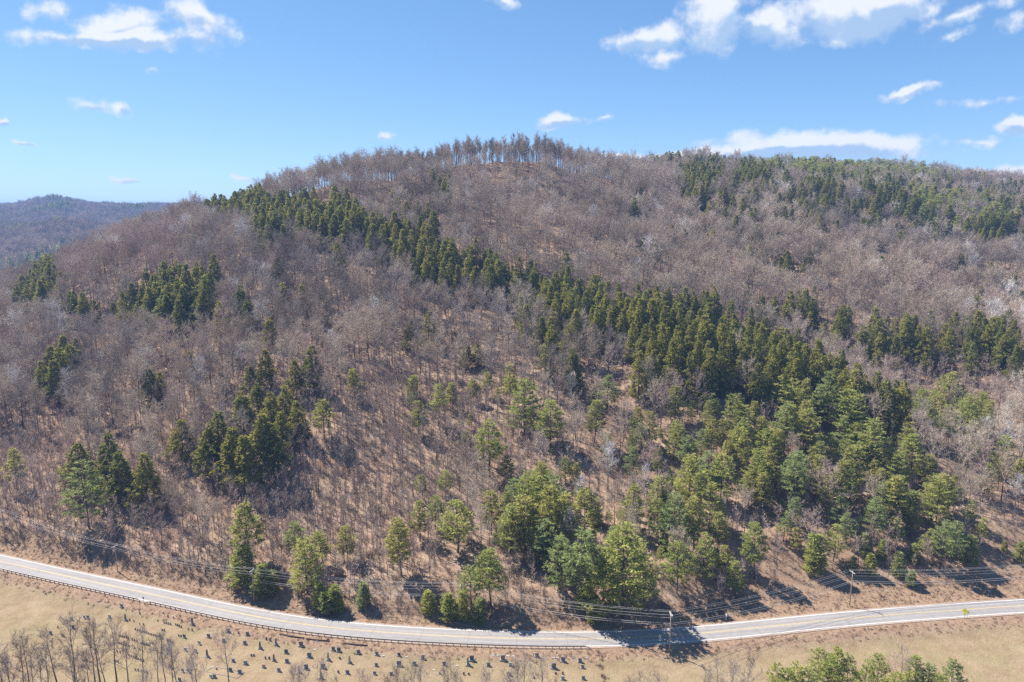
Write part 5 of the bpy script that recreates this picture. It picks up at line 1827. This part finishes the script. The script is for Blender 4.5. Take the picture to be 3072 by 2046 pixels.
# old timbers lying below the guardrail
for (f0, f1, lb) in (((1930 / 2.3, 1500 + 925 / 2.3), (2100 / 2.3, 1500 + 955 / 2.3), 'dark old timber lying in the grass below the guardrail, left one'), ((2110 / 2.3, 1500 + 957 / 2.3), (2275 / 2.3, 1500 + 975 / 2.3), 'dark old timber lying in the grass below the guardrail, middle one'),
                     ((1024 + 20 / 2.3, 1500 + 988 / 2.3), (1024 + 180 / 2.3, 1500 + 1005 / 2.3), 'dark old timber lying in the grass below the guardrail, right one')):
    a_, b_ = ground_at(*f0), ground_at(*f1)
    a_[2] += 0.12; b_[2] += 0.12
    mid = (a_ + b_) / 2 + np.array([0.1, -0.25, 0.03])
    mb = MB(); mb.tube([a_, mid, b_], [0.2, 0.22, 0.16], 7)
    tag(obj('timber', mb.mesh('timber', [M['bark_dark']], True)), lb, 'timber', 'old timbers below the guardrail')

# ------------------------------------------------------------------ dry grass along verges and the rough line by the cemetery
def tuft(seed, H=0.55, n=16):
    r_ = np.random.RandomState(seed)
    az = r_.uniform(0, 6.28, n); an = np.radians(r_.uniform(5, 60, n))
    d = np.c_[np.cos(az) * np.sin(an), np.sin(az) * np.sin(an), np.cos(an)]
    p = np.c_[r_.normal(size=(n, 2)) * 0.22, np.full(n, -0.05)]
    return blades(p, d, H * r_.uniform(0.6, 1.2, n), np.full(n, 0.10), r_)


TU = []
for i in range(4):
    v_, f_ = tuft(900 + i)
    TU.append((mesh_from('grass_tuft', v_.tolist(), f_.tolist(), [M['straw'] if i % 2 else M['brush']]), 1))
TX, TY = jitter_grid(-280, 260, 150, 300, 0.95)
td = road_dist(TX, TY)
t1, t2 = project(TX, TY, np.zeros_like(TX)); t1 *= DK
kp = (np.where(td > 0, (td > 4.8) & (td < 15), (td < -5.2) & (td > -9.5)))
kp &= (t1 > -60) & (t1 < 2420)
pr = np.where(td > 0, 0.5, 0.28)
kp &= rng.uniform(size=len(TX)) < pr
TX, TY = TX[kp], TY[kp]
fl0 = ground_at(1024 + 1785 / 2.3, 1500 + 1040 / 2.3); fl1 = ground_at(1024 + 1812 / 2.3, 2046)
ft = rng.uniform(0, 1, 34)
TX = np.r_[TX, fl0[0] + (fl1[0] - fl0[0]) * ft + rng.normal(size=34) * 0.5]; TY = np.r_[TY, fl0[1] + (fl1[1] - fl0[1]) * ft]
# the open bank on the right
OX, OY = jitter_grid(60, 300, 180, 300, 1.3)
OZ = height(OX, OY); o1, o2 = project(OX, OY, OZ)
kp = is_open(o1 * DK, o2 * DK) & (rng.uniform(size=len(OX)) < 0.45) & (road_dist(OX, OY) > 14)
TX = np.r_[TX, OX[kp]]; TY = np.r_[TY, OY[kp]]
TZ = height(TX, TY)
mass('dry_grass', 'tufts of dead straw-coloured grass along the road verges and open bank', TU, np.c_[TX, TY, TZ], rng.uniform(0, 6.28, len(TX)), rng.uniform(0.5, 1.5, len(TX)), rng.randint(0, 4, len(TX)), None)
print('details', len(TX), round(time.time() - T0, 1))

# ------------------------------------------------------------------ haze
def build_haze():
    mb = MB()
    mb.box((0, 0, 125), (16600, 16600, 140))
    m, nt, out = material('haze')
    pv = nt.new('ShaderNodeVolumePrincipled')
    pv.inputs['Color'].default_value = (0.30, 0.52, 1.0, 1)
    pv.inputs['Density'].default_value = 1.5e-4
    pv.inputs['Density Attribute'].default_value = ''
    pv.inputs['Anisotropy'].default_value = 0.0
    nt.l.new(pv.outputs[0], out.inputs['Volume'])
    m.cycles.homogeneous_volume = True
    o = obj('haze', mb.mesh('haze', [m]))
    tag(o, 'thin blue air haze over the valley', None, kind='stuff')


build_haze()
print('done', round(time.time() - T0, 1))
